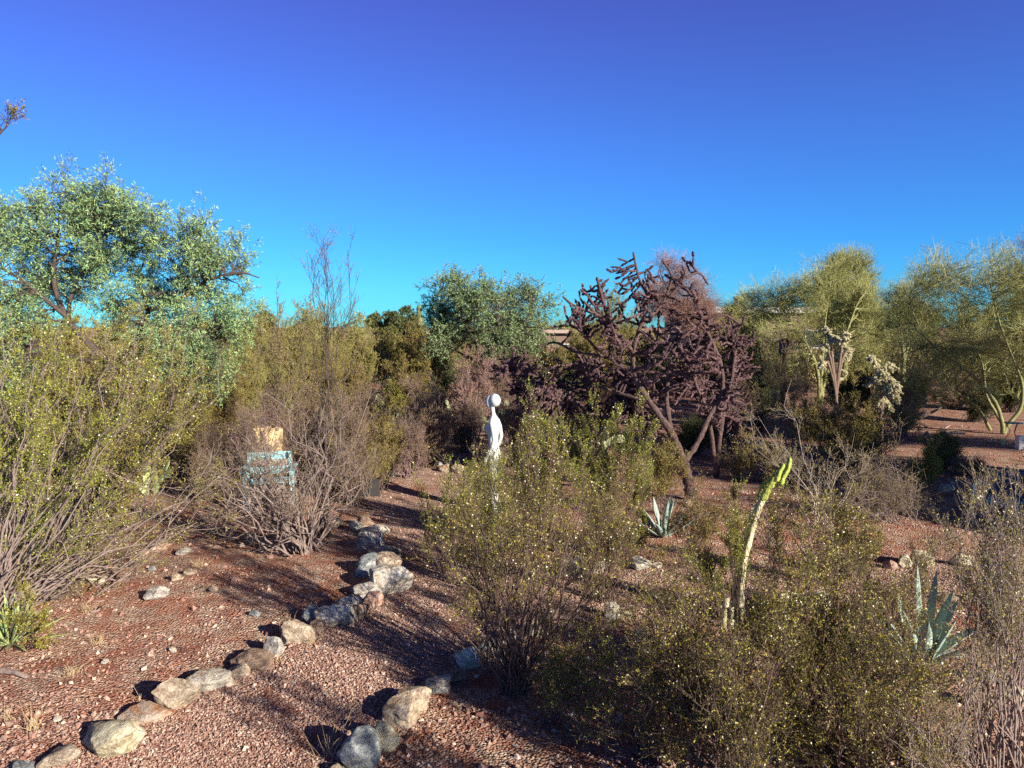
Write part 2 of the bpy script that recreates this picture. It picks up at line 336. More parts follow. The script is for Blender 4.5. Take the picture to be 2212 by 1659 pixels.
DENS = {1: 0.30, 4: 0.26, 5: 0.26, 6: 0.36, 7: 0.34, 32: 0.3, 33: 0.4, 14: 0.3, 8: 0.3, 34: 0.4, 2: 0.5, 31: 0.5, 3: 0.6, 15: 0.4, 13: 0.5, 35: 0.4, 16: 0.5, 17: 0.5, 18: 0.5}
def shrub(name, label, cat, base, lobes, seed, leaf='creo', bark='bark', stems=22, sr=0.011, m1=7, l1=(0.25, 0.55), m2=7, l2=(0.10, 0.26),
          nl=13, ls=0.013, asp=0.5, wig=0.03, up=0.25, spread=0.10, npuff=0, puffr=0.007, ang=32, group=None, t1=0.35, twig_r=0.0011, rad=None, minz=0.05, tall_frac=1.0, fol='foliage', stem='stems', s2=3, a2=38, leafmin=0.0):
    rng = np.random.default_rng(seed); base = np.asarray(base, float); sr *= 0.72; m2 += 2; nl = int(nl * 2.1 * DENS.get(seed, 1)) if nl > 4 else nl * 2; ls *= 1.05 if seed not in DENS else 1.18
    root = thing(name, base, label, cat, group)
    T, _ = in_lobes(lobes, stems, rng); T[:, 2] = np.maximum(T[:, 2], base[2] + minz)
    S = base + rng.normal(size=(stems, 3)) * np.array([spread, spread, 0]) * 0.6; S[:, 2] = base[2] - 0.03
    D = nrm((T - S) * np.array([1, 1, 0.5]) + np.array([0, 0, 1.0]) * np.linalg.norm(T - S, axis=1)[:, None] * 0.45)
    P = reach(S, D, T, 10, wig, rng)
    Rr = taper(sr * rng.uniform(0.6, 1.3, stems), np.full(stems, sr * 0.22), 10)
    mb = MB(); mb.tubes(P, Rr, 5)
    P1, R1 = kids(P, Rr, m1, t1, 1.0, ang, l1, up, 7, wig * 1.3, rng, 0.55, 0.35, twig_r * 1.3)
    mb.tubes(P1, R1, 4 if sr > 0.012 else 3)
    P2, R2 = kids(P1, R1, m2, 0.15, 1.0, a2, l2, up, 4, wig * 1.6, rng, 0.5, 0.5, twig_r)
    for A in (P1, P2): A[:, :, 2] = np.maximum(A[:, :, 2], base[2] + 0.01)
    mb.tubes(P2, R2, s2)
    mb.build(stem, M[bark], root, base, smooth=True)
    if nl:
        lb = MB(); leaves(lb, P2, nl, ls, asp, rng)
        leaves(lb, P1, max(1, nl // 2), ls, asp, rng, 0.4)
        lb.build(fol, M[leaf], root, base)
    if npuff:
        pb = MB(); puffs(pb, P2, npuff, puffr, rng); pb.build('seed_heads', M['seed'], root, base, smooth=True)
    return root, P, P1, P2

def tree(name, label, cat, base, lobes, limbs, seed, leaf, bark, tr=0.09, nb=150, m1=7, l1=(0.3, 0.7), m2=6, l2=(0.12, 0.3), nl=8, ls=0.06, asp=0.25,
         wig=0.04, up=0.15, group=None, twig_r=0.003, twig_in_crown=False, br=0.02, hang=0.0, kb=0.35):
    """limbs: list of polylines (world points) that carry the crown; lobes: balls the branches reach into"""
    rng = np.random.default_rng(seed); base = np.asarray(base, float); root = thing(name, base, label, cat, group); lobes = [(*l[:3], l[3] * 1.05, *l[4:]) for l in lobes]
    tb = MB(); nodes = []; nrad = []; ntan = []
    for li, (pts, r0, r1) in enumerate(limbs):
        pts = np.asarray(pts, float); seg = np.linspace(0, len(pts) - 1, len(pts) * 5)
        i = np.minimum(seg.astype(int), len(pts) - 2); u = (seg - i)[:, None]
        pm = np.vstack([2 * pts[0] - pts[1], pts, 2 * pts[-1] - pts[-2]])
        a, b, c, d = pm[i], pm[i + 1], pm[i + 2], pm[i + 3]
        q = 0.5 * ((2 * b) + (-a + c) * u + (2 * a - 5 * b + 4 * c - d) * u ** 2 + (-a + 3 * b - 3 * c + d) * u ** 3)
        rr = np.linspace(r0, r1, len(q)) * (1 + 0.10 * rng.normal(size=len(q)))
        tb.tube(q, rr, 9); h = max(1, int(len(q) * (0.35 if li == 0 and len(limbs) > 1 else kb)))
        nodes.append(q[h:]); nrad.append(rr[h:]); ntan.append(nrm(np.gradient(q, axis=0))[h:])
    nodes = np.concatenate(nodes); nrad = np.concatenate(nrad); ntan = np.concatenate(ntan)
    T, _ = in_lobes(lobes, nb, rng, 0.45)
    dist = np.linalg.norm(T[:, None] - nodes[None], axis=2) + 0.35 * np.maximum(0, nodes[None, :, 2] - T[:, None, 2]) + rng.random((nb, len(nodes))) * 0.25
    k = dist.argmin(1); S = nodes[k]; r0 = np.minimum(nrad[k] * 0.6, br)
    P = reach(S, nrm(ntan[k] + nrm(T - S)), T, 9, wig, rng); Rr = taper(r0, np.full(nb, twig_r * 1.6), 9)
    tb.tubes(P, Rr, 5)
    P1, R1 = kids(P, Rr, m1, 0.3, 1, 38, l1, up, 6, wig * 1.5, rng, 0.5, 0.4, twig_r * 1.2)
    P2, R2 = kids(P1, R1, m2, 0.15, 1, 40, l2, up - hang, 4, wig * 1.6, rng, 0.5, 0.5, twig_r)
    cb = MB()
    if twig_in_crown: cb.tubes(P1, R1, 3); cb.tubes(P2, R2, 3)
    else: tb.tubes(P1, R1, 3); tb.tubes(P2, R2, 3)
    if nl: leaves(cb, P2, nl, ls, asp, rng, hang=hang)
    tb.build('trunk', M[bark], root, base, smooth=True); cb.build('crown', M[leaf], root, base)
    return root

# ------------------------------------------------------------------ the ground
def grid_axis(a, b, core0, core1, step, growth=1.12):
    xs = list(np.arange(core0, core1 + 1e-6, step)); s_ = step; x = core1
    while x < b: s_ *= growth; x += s_; xs.append(x)
    s_ = step; x = core0; left = []
    while x > a: s_ *= growth; x -= s_; left.append(x)
    return np.array(left[::-1] + xs)
gx_ = grid_axis(-900, 900, -7, 8, 0.07); gy_ = grid_axis(-60, 1500, 3, 14, 0.07)
_lat = np.random.default_rng(99).normal(size=(256, 256))
def vnoise(x, y):
    i, j = np.floor(x).astype(int), np.floor(y).astype(int); u, v = x - i, y - j; u = u * u * (3 - 2 * u); v = v * v * (3 - 2 * v); g = lambda a, b: _lat[a % 256, b % 256]
    return (g(i, j) * (1 - u) + g(i + 1, j) * u) * (1 - v) + (g(i, j + 1) * (1 - u) + g(i + 1, j + 1) * u) * v
def fine_noise(x, y):
    return 0.010 * vnoise(x * 1.9, y * 1.9) + 0.006 * vnoise(x * 4.7 + 9, y * 4.7) + 0.004 * vnoise(x * 9.1, y * 9.1 + 5)
XX, YY = np.meshgrid(gx_, gy_); nf = np.clip((25 - YY) / 8, 0, 1) * np.clip((12 - np.abs(XX)) / 3, 0, 1)
ZZ = gz(XX, YY) + fine_noise(XX, YY) * nf
idx = np.arange(XX.size).reshape(XX.shape)
q = np.stack([idx[:-1, :-1], idx[:-1, 1:], idx[1:, 1:], idx[1:, :-1]], -1).reshape(-1, 4)
gmb = MB().add(np.stack([XX, YY, ZZ], -1).reshape(-1, 3), q)
tag(gmb.build('ground', M['soil'], smooth=True), kind='structure')

PATH_PX = [(60, 1700), (130, 1655), (230, 1610), (290, 1560), (364, 1525), (450, 1490), (535, 1445), (595, 1415), (640, 1385), (720, 1345), (800, 1308), (858, 1262),
           (858, 1200), (845, 1145), (800, 1100), (760, 1060), (825, 1040), (850, 1028), (900, 1018), (915, 985), (935, 950), (960, 925), (1060, 925), (1080, 960), (1040, 1010), (1040, 1080),
           (1080, 1160), (1130, 1200), (1233, 1240), (1390, 1232), (1700, 1225), (2000, 1222), (2400, 1222), (2400, 1330), (2050, 1306), (1780, 1318), (1690, 1325),
           (1360, 1345), (1180, 1343), (1110, 1385), (1011, 1440), (950, 1498), (895, 1535), (865, 1570), (820, 1620), (770, 1665), (700, 1760)]
PATH = np.array([G(a, b)[:2] for a, b in PATH_PX])
def inside(x, y, poly):
    c = np.zeros(x.shape, bool); n = len(poly)
    for i in range(n):
        x0, y0 = poly[i]; x1, y1 = poly[(i + 1) % n]
        if y0 == y1: continue
        c ^= ((y0 > y) != (y1 > y)) & (x < (x1 - x0) * (y - y0) / (y1 - y0) + x0)
    return c
cs = 0.05; px_ = np.arange(-7, 12, cs); py_ = np.arange(3.2, 21, cs); PX, PY = np.meshgrid(px_, py_)
wob = 0.04 * np.sin(PX * 5.1 + 3 * np.sin(PY * 4)) + 0.03 * np.sin(PY * 11)
m_ = inside(PX[:-1, :-1] + cs / 2 + wob[:-1, :-1], PY[:-1, :-1] + cs / 2 + wob[:-1, :-1], PATH)
idx = np.arange(PX.size).reshape(PX.shape)
q = np.stack([idx[:-1, :-1], idx[:-1, 1:], idx[1:, 1:], idx[1:, :-1]], -1)[m_]
used, inv = np.unique(q.ravel(), return_inverse=True)
pv = np.stack([PX, PY, gz(PX, PY) + 0.012], -1).reshape(-1, 3)[used]
tag(MB().add(pv, inv.reshape(-1, 4)).build('gravel_path', M['path'], smooth=True), kind='structure')

# gravel: loose stones far too many to count
rng = np.random.default_rng(11)
octv = np.array([[1, 0, 0], [-1, 0, 0], [0, 1, 0], [0, -1, 0], [0, 0, 1], [0, 0, -1.0]]); octt = np.array([[0, 2, 4], [2, 1, 4], [1, 3, 4], [3, 0, 4], [2, 0, 5], [1, 2, 5], [3, 1, 5], [0, 3, 5]])
def rand_rot(n, rng):
    q = nrm(rng.normal(size=(n, 4))); w, x, y, z = q.T
    return np.stack([np.stack([1 - 2 * (y * y + z * z), 2 * (x * y - z * w), 2 * (x * z + y * w)], -1), np.stack([2 * (x * y + z * w), 1 - 2 * (x * x + z * z), 2 * (y * z - x * w)], -1),
                     np.stack([2 * (x * z - y * w), 2 * (y * z + x * w), 1 - 2 * (x * x + y * y)], -1)], 1)
def scatter(n, keep, smed, ssig, smax, ymin=3.9, ymax=24, seed=1):
    rng = np.random.default_rng(seed); y = 1 / (1 / ymin - rng.random(n) * (1 / ymin - 1 / ymax)); x = (rng.random(n) * 2 - 1) * (0.76 * y + 0.8)
    ok = keep(x, y, rng); x, y = x[ok], y[ok]; n = len(x)
    s_ = np.minimum(np.exp(rng.normal(math.log(smed), ssig, n)), smax)
    return x, y, s_
def clump(x, y): return 0.7 * vnoise(x * 1.3, y * 1.3) + 0.4 * vnoise(x * 4 + 7, y * 4)
gm = MB()
for k, (n, keep, sm, sg, mx) in enumerate([
        (260000, lambda x, y, r: inside(x, y, PATH), 0.0088, 0.36, 0.026),
        (120000, lambda x, y, r: ~inside(x, y, PATH) & (r.random(len(x)) < 0.25 + 0.5 * clump(x, y)), 0.0095, 0.5, 0.04),
        (5000, lambda x, y, r: ~inside(x, y, PATH) & (r.random(len(x)) < 0.4 + 0.6 * clump(x + 3, y)), 0.020, 0.40, 0.05)]):
    x, y, s_ = scatter(n, keep, sm, sg, mx, seed=20 + k)
    A = rand_rot(len(x), rng) * (np.stack([s_ * rng.uniform(0.7, 1.3, len(x)), s_ * rng.uniform(0.6, 1.1, len(x)), s_ * rng.uniform(0.45, 0.8, len(x))], 1))[:, None, :]
    tv = octv + rng.normal(size=octv.shape) * 0.12
    gm.inst(tv, None, octt, A, np.stack([x, y, gz(x, y) + (0.012 if k == 0 else fine_noise(x, y)) + s_ * (0.22 if k == 0 else 0.12)], 1))
tag(gm.build('gravel', M['peb']), 'pinkish tan gravel and small stones strewn over the red soil', 'gravel', kind='stuff')

# litter of twigs and dead leaves on the soil
lm = MB(); rng = np.random.default_rng(5); x, y, s_ = scatter(5000, lambda x, y, r: ~inside(x, y, PATH), 0.05, 0.5, 0.16, seed=9)
a = rng.uniform(0, 6.28, len(x)); d = np.stack([np.cos(a), np.sin(a), rng.normal(size=len(x)) * 0.15], 1); p = np.stack([x, y, gz(x, y) + 0.018], 1)
Q = p[:, None] + d[:, None] * np.linspace(0, 1, 3)[None, :, None] * s_[:, None, None] + rng.normal(size=(len(x), 3, 3)) * 0.006
lm.tubes(Q, np.full(Q.shape[:2], 0.0018), 3)
tag(lm.build('twig_litter', M['bark_grey']), 'dry twigs littering the red soil under the shrubs', 'litter', kind='stuff')

# ------------------------------------------------------------------ rocks
def rock(px, py, w, h, colour, label, seed, group=None, name='rock', flat=1.0, Y=None):
    """px, py: centre of the stone in the picture; it sits on the ground below its lower edge"""
    rng = np.random.default_rng(seed * 7 + 3); w *= 1.22; h *= 1.3; b = G(px, py + h * 0.42); Yd = b[1]
    sx = msz(w, Yd) / 2; view = math.atan2(CAMH, Yd)
    hz_ = max(msz(h, Yd) / (math.cos(view) + 0.75 * math.sin(view)) / 2 * 1.15, sx * 0.25) * flat
    sy = min(max(sx * rng.uniform(0.6, 0.9), hz_ * 0.8), sx * 1.3)
    v, t = ICO[4]; v = v.copy()
    for _ in range(12):
        n = nrm(rng.normal(size=3)); dd = rng.uniform(0.48, 0.82); k = v @ n; v = v - np.maximum(0, k - dd)[:, None] * n * rng.uniform(0.85, 1)
    v /= np.abs(v).max(0)
    nz = np.array([mnoise.fractal(Vector((*(p * 2.2 + seed),)), 1.0, 2.1, 4) for p in v]); v = v * (1 + 0.085 * nz[:, None])
    lay = np.sin(v[:, 2] * 9 + v[:, 0] * 3 + seed) * 0.025; v[:, :2] *= (1 + lay)[:, None]
    v = v * np.array([sx, sy, hz_]); th = rng.uniform(-0.25, 0.25); v = v @ rot(rng.uniform(-.2, .2), rng.uniform(-.25, .25), th).T
    c = np.array([b[0], b[1] + sy * 0.8, gz(b[0], b[1]) + hz_ * 0.60])
    o = MB().add(v + c, None, t).build(name, RK[colour] if colour in RK else M[colour], None, c)
    return tag(o, label, 'rock', group)

LEFT_ROW = [(48, 1664, 62, 24, 'bluish', 'flat blue grey rock cut by the bottom edge'), (124, 1642, 78, 38, 'tan', 'small tan rock'), (212, 1600, 120, 70, 'cream', 'large cream yellow rock'),
    (290, 1544, 100, 42, 'rusty', 'flat grey rock with an orange end'), (366, 1504, 78, 70, 'tan', 'upright tan rock'), (447, 1479, 97, 44, 'white', 'long white rock'),
    (508, 1455, 46, 32, 'tan', 'little tan wedge'), (534, 1428, 84, 44, 'brown', 'brownish slab'), (591, 1396, 44, 52, 'grey', 'narrow grey rock'),
    (636, 1366, 70, 58, 'tan', 'blocky tan rock'), (684, 1354, 38, 30, 'brown', 'low brown rock'), (716, 1331, 64, 40, 'grey', 'streaky grey rock'), (667, 1329, 30, 28, 'bluish', 'small bluish rock'),
    (739, 1311, 56, 32, 'grey', 'square grey rock'), (773, 1307, 28, 44, 'brown', 'thin upright brown slab'), (798, 1302, 38, 30, 'pink', 'pinkish wedge rock'),
    (787, 1273, 60, 30, 'grey', 'low grey slab'), (828, 1252, 82, 48, 'white', 'biggest pale rock'), (828, 1222, 52, 38, 'tan', 'tan block with rough face'), (796, 1223, 46, 32, 'bluish', 'bluish rock'),
    (820, 1203, 56, 16, 'grey', 'thin flat slab'), (821, 1188, 64, 28, 'tan', 'tan grey flat topped rock'), (804, 1167, 54, 32, 'grey', 'sloping grey rock'),
    (800, 1146, 52, 24, 'white', 'pale slab'), (770, 1138, 30, 14, 'white', 'tiny white stone'), (787, 1127, 28, 16, 'brown', 'dull brown stone')]
RIGHT_ROW = [(725, 1668, 40, 30, 'cream', 'cream rock at the bottom edge'), (762, 1628, 94, 92, 'bluish', 'tall blue grey pointed rock'), (822, 1592, 64, 66, 'cream', 'cream yellow blocky rock'), (867, 1548, 78, 54, 'tan', 'broad tan rock'),
    (894, 1512, 72, 56, 'tan', 'rounded tan grey rock'), (949, 1485, 56, 38, 'grey', 'round grey rock'), (990, 1460, 42, 30, 'brown', 'shaded brown rock'), (1011, 1422, 56, 46, 'white', 'white rock with tan face'),
    (1063, 1402, 58, 34, 'cream', 'wide cream rock'), (1102, 1372, 28, 42, 'grey', 'narrow grey rock behind creosote stems'), (1155, 1357, 38, 34, 'cream', 'round cream rock'), (1182, 1328, 46, 26, 'brown', 'dark shaded slab')]
ORD = ['nearest', 'second', 'third', 'fourth', 'fifth', 'sixth', 'seventh', 'eighth', 'ninth', 'tenth', 'eleventh', 'twelfth', 'thirteenth', 'fourteenth', 'fifteenth', 'sixteenth', 'seventeenth', 'eighteenth',
       'nineteenth', 'twentieth', 'twenty-first', 'twenty-second', 'twenty-third', 'twenty-fourth', 'twenty-fifth', 'farthest']
for i, (a, b, w, h, c, d) in enumerate(LEFT_ROW):
    if i >= 11: w *= 1.22; h *= 1.45
    rock(a, b, w, h, c, f'{d}, {ORD[i]} in the left stone edging', 100 + i, 'stones edging the left side of the path', 'edging_rock', 0.7 if ('flat' in d or 'slab' in d) else 1)
for i, (a, b, w, h, c, d) in enumerate(RIGHT_ROW):
    rock(a, b, w, h, c, f'{d}, {ORD[i]} in the right stone edging', 150 + i, 'stones edging the right side of the path', 'edging_rock')
rock(480, 1760, 150, 120, 'tan', 'large tan boulder beside the path just below the picture, only its shadow showing', 199)
rock(640, 1770, 120, 110, 'grey', 'grey boulder on the right path edge just below the picture', 198)
LOOSE = [(1134, 1176, 42, 24, 'pink', 'pinkish rock behind the centre creosote stems'), (1233, 1224, 66, 46, 'tan', 'tan and brown rock with a pointed top behind the bush'), (1296, 1226, 50, 26, 'white', 'white flat rock right of the pointed tan rock'),
    (1382, 1219, 48, 26, 'grey', 'grey white rock on the far edge of the side path'), (1420, 1222, 24, 14, 'white', 'little white stone next to a grey white rock'), (1126, 1219, 18, 11, 'white', 'lone white pebble among creosote stems'), (1321, 1320, 36, 38, 'white', 'upright white rock between two creosotes'),
    (1358, 1331, 34, 20, 'cream', 'low cream rock beside an upright white one'), (1382, 1368, 28, 24, 'bluish', 'small bluish rock in open gravel'), (2000, 1211, 46, 34, 'cream', 'cream triangular rock above the big agave'),
    (1688, 1304, 46, 50, 'white', 'tall white rock right of the leaning cactus'), (1730, 1295, 34, 34, 'white', 'white pointed rock in the middle of three'), (1778, 1300, 44, 40, 'cream', 'cream yellow rock, rightmost of three together'),
    (1961, 1213, 28, 26, 'cream', 'small cream rock left of the triangular rock'), (2089, 1212, 42, 28, 'cream', 'cream rock behind thin stems at right'), (2150, 1219, 26, 17, 'white', 'small white rock near the right edge'), (1925, 1222, 30, 20, 'pink', 'pink rock on the side path edge'),
    (2052, 1294, 38, 18, 'tan', 'tan flat rock behind agave tips'), (2096, 1289, 26, 18, 'tan', 'roundish tan stone right of the agave'), (2069, 1419, 54, 20, 'grey', 'long grey rock beside the big agave base'), (2167, 1466, 66, 32, 'grey', 'grey slab behind the right edge stems'),
    (2137, 1517, 60, 34, 'brown', 'brown grey squared rock by the right edge stems'), (2196, 1497, 44, 32, 'cream', 'orange cream rock at the right edge'), (2147, 1632, 42, 40, 'pink', 'pink rounded rock in the lower right corner'),
    (1611, 1392, 42, 16, 'bluish', 'pale slab under the leaning cactus'), (1483, 1598, 30, 38, 'white', 'white rock low among creosote stems'), (333, 1283, 44, 30, 'grey', 'striped grey rock alone on the left bed'),
    (340, 1180, 36, 22, 'pink', 'pinkish jagged rock below the grey branches'), (306, 1190, 24, 18, 'pink', 'smaller pinkish rock beside the jagged one'), (394, 1192, 36, 14, 'grey', 'flat smooth grey stone'), (376, 1249, 22, 17, 'tan', 'small tan stone uphill of the striped rock'), (405, 1237, 28, 17, 'tan', 'wedge of tan stone on the left bed'),
    (193, 1251, 36, 20, 'cream', 'pale cream rock under the left creosote'), (217, 1254, 20, 15, 'cream', 'small cream stone touching a larger pale one'), (115, 1274, 32, 15, 'cream', 'half buried cream stone near the green yucca'), (550, 1327, 24, 15, 'bluish', 'light bluish stone in shrub shadow'),
    (459, 1273, 18, 12, 'tan', 'tan stone in the middle of the left bed'), (433, 1274, 24, 9, 'brown', 'flat brown stone in the middle of the left bed'), (327, 1229, 16, 10, 'bluish', 'little blue grey stone on the left bed'), (225, 1430, 16, 10, 'white', 'white stone uphill of the upright tan edging rock'),
    (103, 1536, 18, 12, 'pink', 'orange pink stone at lower left'), (118, 1555, 20, 9, 'white', 'flat whitish stone at lower left'), (372, 1404, 16, 10, 'white', 'white stone with a dark shadow above the edging'), (521, 1178, 9, 7, 'white', 'bright white pebble left of the bare shrub base'),
    (962, 1011, 24, 20, 'rusty', 'rust coloured rock beside the statue path'), (988, 1014, 26, 20, 'tan', 'tan rock on the statue path edge'), (836, 1024, 14, 16, 'grey', 'grey upright stone, left of four in a short wall'),
    (848, 1022, 13, 18, 'bluish', 'bluish upright stone, second of four in a short wall'), (860, 1022, 13, 17, 'grey', 'grey upright stone, third of four in a short wall'), (873, 1023, 14, 15, 'brown', 'brown upright stone, right of four in a short wall'), (945, 1003, 26, 10, 'bluish', 'flat bluish stone behind the rust coloured rock'),
    (2045, 1054, 26, 16, 'bluish', 'smooth grey boulder left of the blue bench'), (1573, 943, 26, 10, 'white', 'white rock lying in shade behind the big cholla'), (1502, 955, 20, 12, 'tan', 'tan rock behind the cholla trunk fork'), (1620, 860, 30, 16, 'grey', 'squared grey block in the shade of the palo verde'),
    (692, 1137, 22, 14, 'cream', 'cream stone behind the bare shrub'), (726, 1130, 30, 18, 'tan', 'tan stone at the far end of the edging'), (300, 1100, 34, 16, 'brown', 'dark mound shaped rock in shade of grey branches'), (545, 1100, 30, 10, 'white', 'white stone in front of the turquoise chair'), (1170, 838, 30, 8, 'cream', 'far cream rock beyond the statue')]
for i, (a, b, w, h, c, d) in enumerate(LOOSE): rock(a, b, w, h, c, d, 300 + i, None, 'rock')
rock(272, 996, 34, 18, 'redrock', 'dark red lumpy boulder behind the left creosote', 399, None, 'red_boulder')
# ------------------------------------------------------------------ cacti, agaves, grass
JA, JK = 7, 9
_t = np.linspace(0, 1, JK); _r = np.array([0.35, 0.85, 1, 1, 1, 1, 0.98, 0.85, 0.3]); _a = np.arange(JA) * 2 * math.pi / JA
JV = np.array([[math.cos(a + 0.45 * k) * _r[k] * (1.28 if (i + k) % 2 else 0.80), math.sin(a + 0.45 * k) * _r[k] * (1.28 if (i + k) % 2 else 0.80), _t[k]] for k in range(JK) for i, a in enumerate(_a)])
JQ = np.array([[k * JA + i, k * JA + (i + 1) % JA, (k + 1) * JA + (i + 1) % JA, (k + 1) * JA + i] for k in range(JK - 1) for i in range(JA)])
def joints(mb, p0, p1, r):
    T = p1 - p0; Tn = nrm(T); U = nrm(np.cross(Tn, np.array([0.31, 0.17, 0.9]) + 0 * Tn)); V = np.cross(Tn, U)
    mb.inst(JV, JQ, None, np.stack([U * r[:, None], V * r[:, None], T], -1), p0)
def cholla(name, label, base, limbs, lobes, seed, nb, jl=(0.10, 0.17), jr=0.021, m='cholla', steps=6, side=2, droop=0.0, cat='cholla cactus', bark='cholla_bark', group=None, lift=0.25):
    rng = np.random.default_rng(seed); base = np.asarray(base, float); root = thing(name, base, label, cat, group)
    tb = MB(); nodes = []
    for pts, r0, r1 in limbs:
        pts = np.asarray(pts, float); seg = np.linspace(0, len(pts) - 1, len(pts) * 6); i = np.minimum(seg.astype(int), len(pts) - 2); u = (seg - i)[:, None]
        pm = np.vstack([2 * pts[0] - pts[1], pts, 2 * pts[-1] - pts[-2]]); a, b, c, d = pm[i], pm[i + 1], pm[i + 2], pm[i + 3]
        qq = 0.5 * ((2 * b) + (-a + c) * u + (2 * a - 5 * b + 4 * c - d) * u ** 2 + (-a + 3 * b - 3 * c + d) * u ** 3)
        tb.tube(qq, np.linspace(r0, r1, len(qq)) * (1 + 0.12 * rng.normal(size=len(qq))), 9); nodes.append(qq[len(qq) // 3:])
    nodes = np.concatenate(nodes); tb.build('trunk', M[bark], root, base, smooth=True)
    T, _ = in_lobes(lobes, nb, rng, 0.4); k = (np.linalg.norm(T[:, None] - nodes[None], axis=2) + rng.random((nb, len(nodes))) * 0.2).argmin(1)
    p = nodes[k].copy(); d = nrm(T - p); P0, P1 = [], []; ends = []; alive = np.ones(nb, bool)
    for s_ in range(steps):
        to = T - p; dist = np.linalg.norm(to, axis=1); alive &= (dist > 0.20) | (s_ < 1)
        d = nrm(d * 0.8 + nrm(to) * 0.45 + rng.normal(size=d.shape) * 0.15 + np.array([0, 0, -droop])); l = rng.uniform(jl[0], jl[1], nb)
        scale = np.clip(dist / (steps - s_) / 0.13, 0.8, 1.7) if s_ < steps - 1 else 1
        q = p + d * (l * scale)[:, None]; P0.append(p[alive]); P1.append(q[alive]); ends.append((q[alive], d[alive])); p = q
    for lev in range(2):
        ne = []
        for (q, dd) in ends:
            mth = side if lev == 0 else 1
            for _ in range(mth):
                sel = rng.random(len(q)) < (0.62 if lev == 0 else 0.5); qs, ds = q[sel], dd[sel]
                if not len(qs): continue
                nd_ = nrm(ds * 0.65 + nrm(np.cross(ds, rng.normal(size=ds.shape))) * 0.8 + np.array([0, 0, lift - droop * 2])); qe = qs + nd_ * rng.uniform(jl[0], jl[1], len(qs))[:, None] * 0.85
                P0.append(qs); P1.append(qe); ne.append((qe, nd_))
        ends = ne
    P0 = np.concatenate(P0); P1 = np.concatenate(P1); jb = MB(); ok = P1[:, 2] > 0.05
    joints(jb, P0[ok], P1[ok], jr * rng.uniform(0.8, 1.15, ok.sum())); jb.build('stems', M[m], root, base)
    p0, p1 = P0[ok], P1[ok]; ns = 34 if m == 'cholla_pale' else 12; n = len(p0) * ns; i = np.repeat(np.arange(len(p0)), ns); ax = nrm(p1 - p0)[i]; o = nrm(np.cross(ax, rng.normal(size=(n, 3)))); c = p0[i] + (p1 - p0)[i] * rng.random((n, 1)) + o * jr * 0.9
    w_ = nrm(np.cross(o, rng.normal(size=(n, 3)))) * (0.0016 if m == 'cholla_pale' else 0.0010); e = c + nrm(o + rng.normal(size=(n, 3)) * 0.4) * rng.uniform(0.012, 0.030, (n, 1))
    MB().add(np.stack([c - w_, c + w_, e], 1), None, np.arange(n * 3).reshape(-1, 3)).build('spines', M['spine'] if m == 'cholla_pale' else M['spine_dark'], root, base)
    return root

def blade(mb, base, az, el, ln, w, curl, thick, rng, K=12, channel=0.35):
    """one lance shaped leaf; el = angle above the ground at its root"""
    t = np.linspace(0, 1, K); h = np.array([math.cos(az), math.sin(az), 0]); a = el + curl * t ** 1.5
    st = ln / (K - 1); p = [np.array(base, float)]
    for k in range(1, K): p.append(p[-1] + st * (h * math.cos(a[k]) + np.array([0, 0, 1]) * math.sin(a[k])))
    p = np.array(p); side = np.array([-math.sin(az), math.cos(az), 0]); nr = np.stack([-h * math.sin(x) + np.array([0, 0, 1]) * math.cos(x) for x in a])
    wd = w * np.interp(t, [0, 0.12, 0.45, 0.75, 0.93, 1], [0.75, 0.7, 1.0, 0.72, 0.22, 0.01]) / 2; th = thick * np.interp(t, [0, 0.5, 1], [1.2, 0.6, 0.06])
    rows = [(-1, channel, 0), (-0.55, channel * 0.25, 0), (0, 0, 0), (0.55, channel * 0.25, 0), (1, channel, 0), (0.6, 0, -1), (0, -0.1, -1.5), (-0.6, 0, -1)]
    V = np.stack([p + side * (wd * a_)[:, None] + nr * (wd * c_)[:, None] + nr * (th * d_)[:, None] for a_, c_, d_ in rows], 1)
    n = len(rows); mb.add(V, [[k * n + i, k * n + (i + 1) % n, (k + 1) * n + (i + 1) % n, (k + 1) * n + i] for k in range(K - 1) for i in range(n)])
def agave(name, label, cat, base, n, ln, w, seed, m, el=(20, 85), curl=(-0.3, 0.3), thick=0.012, each=True, az0=0, extra=()):
    rng = np.random.default_rng(seed); root = thing(name, base, label, cat); allb = MB()
    spec = [(az0 + i * 2.399, R(el[1] - (el[1] - el[0]) * (i / n) ** 0.8) + rng.normal() * 0.08, ln * rng.uniform(0.8, 1.1), w * rng.uniform(0.85, 1.1), rng.uniform(*curl)) for i in range(n)] + list(extra)
    for az, e, l_, w_, c_ in spec:
        b = MB() if each else allb; blade(b, np.asarray(base) + np.array([math.cos(az), math.sin(az), 0]) * 0.03, az, e, l_, w_, c_, thick, rng)
        if each: b.build('leaf', M[m], root, base, smooth=True)
    if not each: allb.build('leaves', M[m], root, base, smooth=True)
    return root
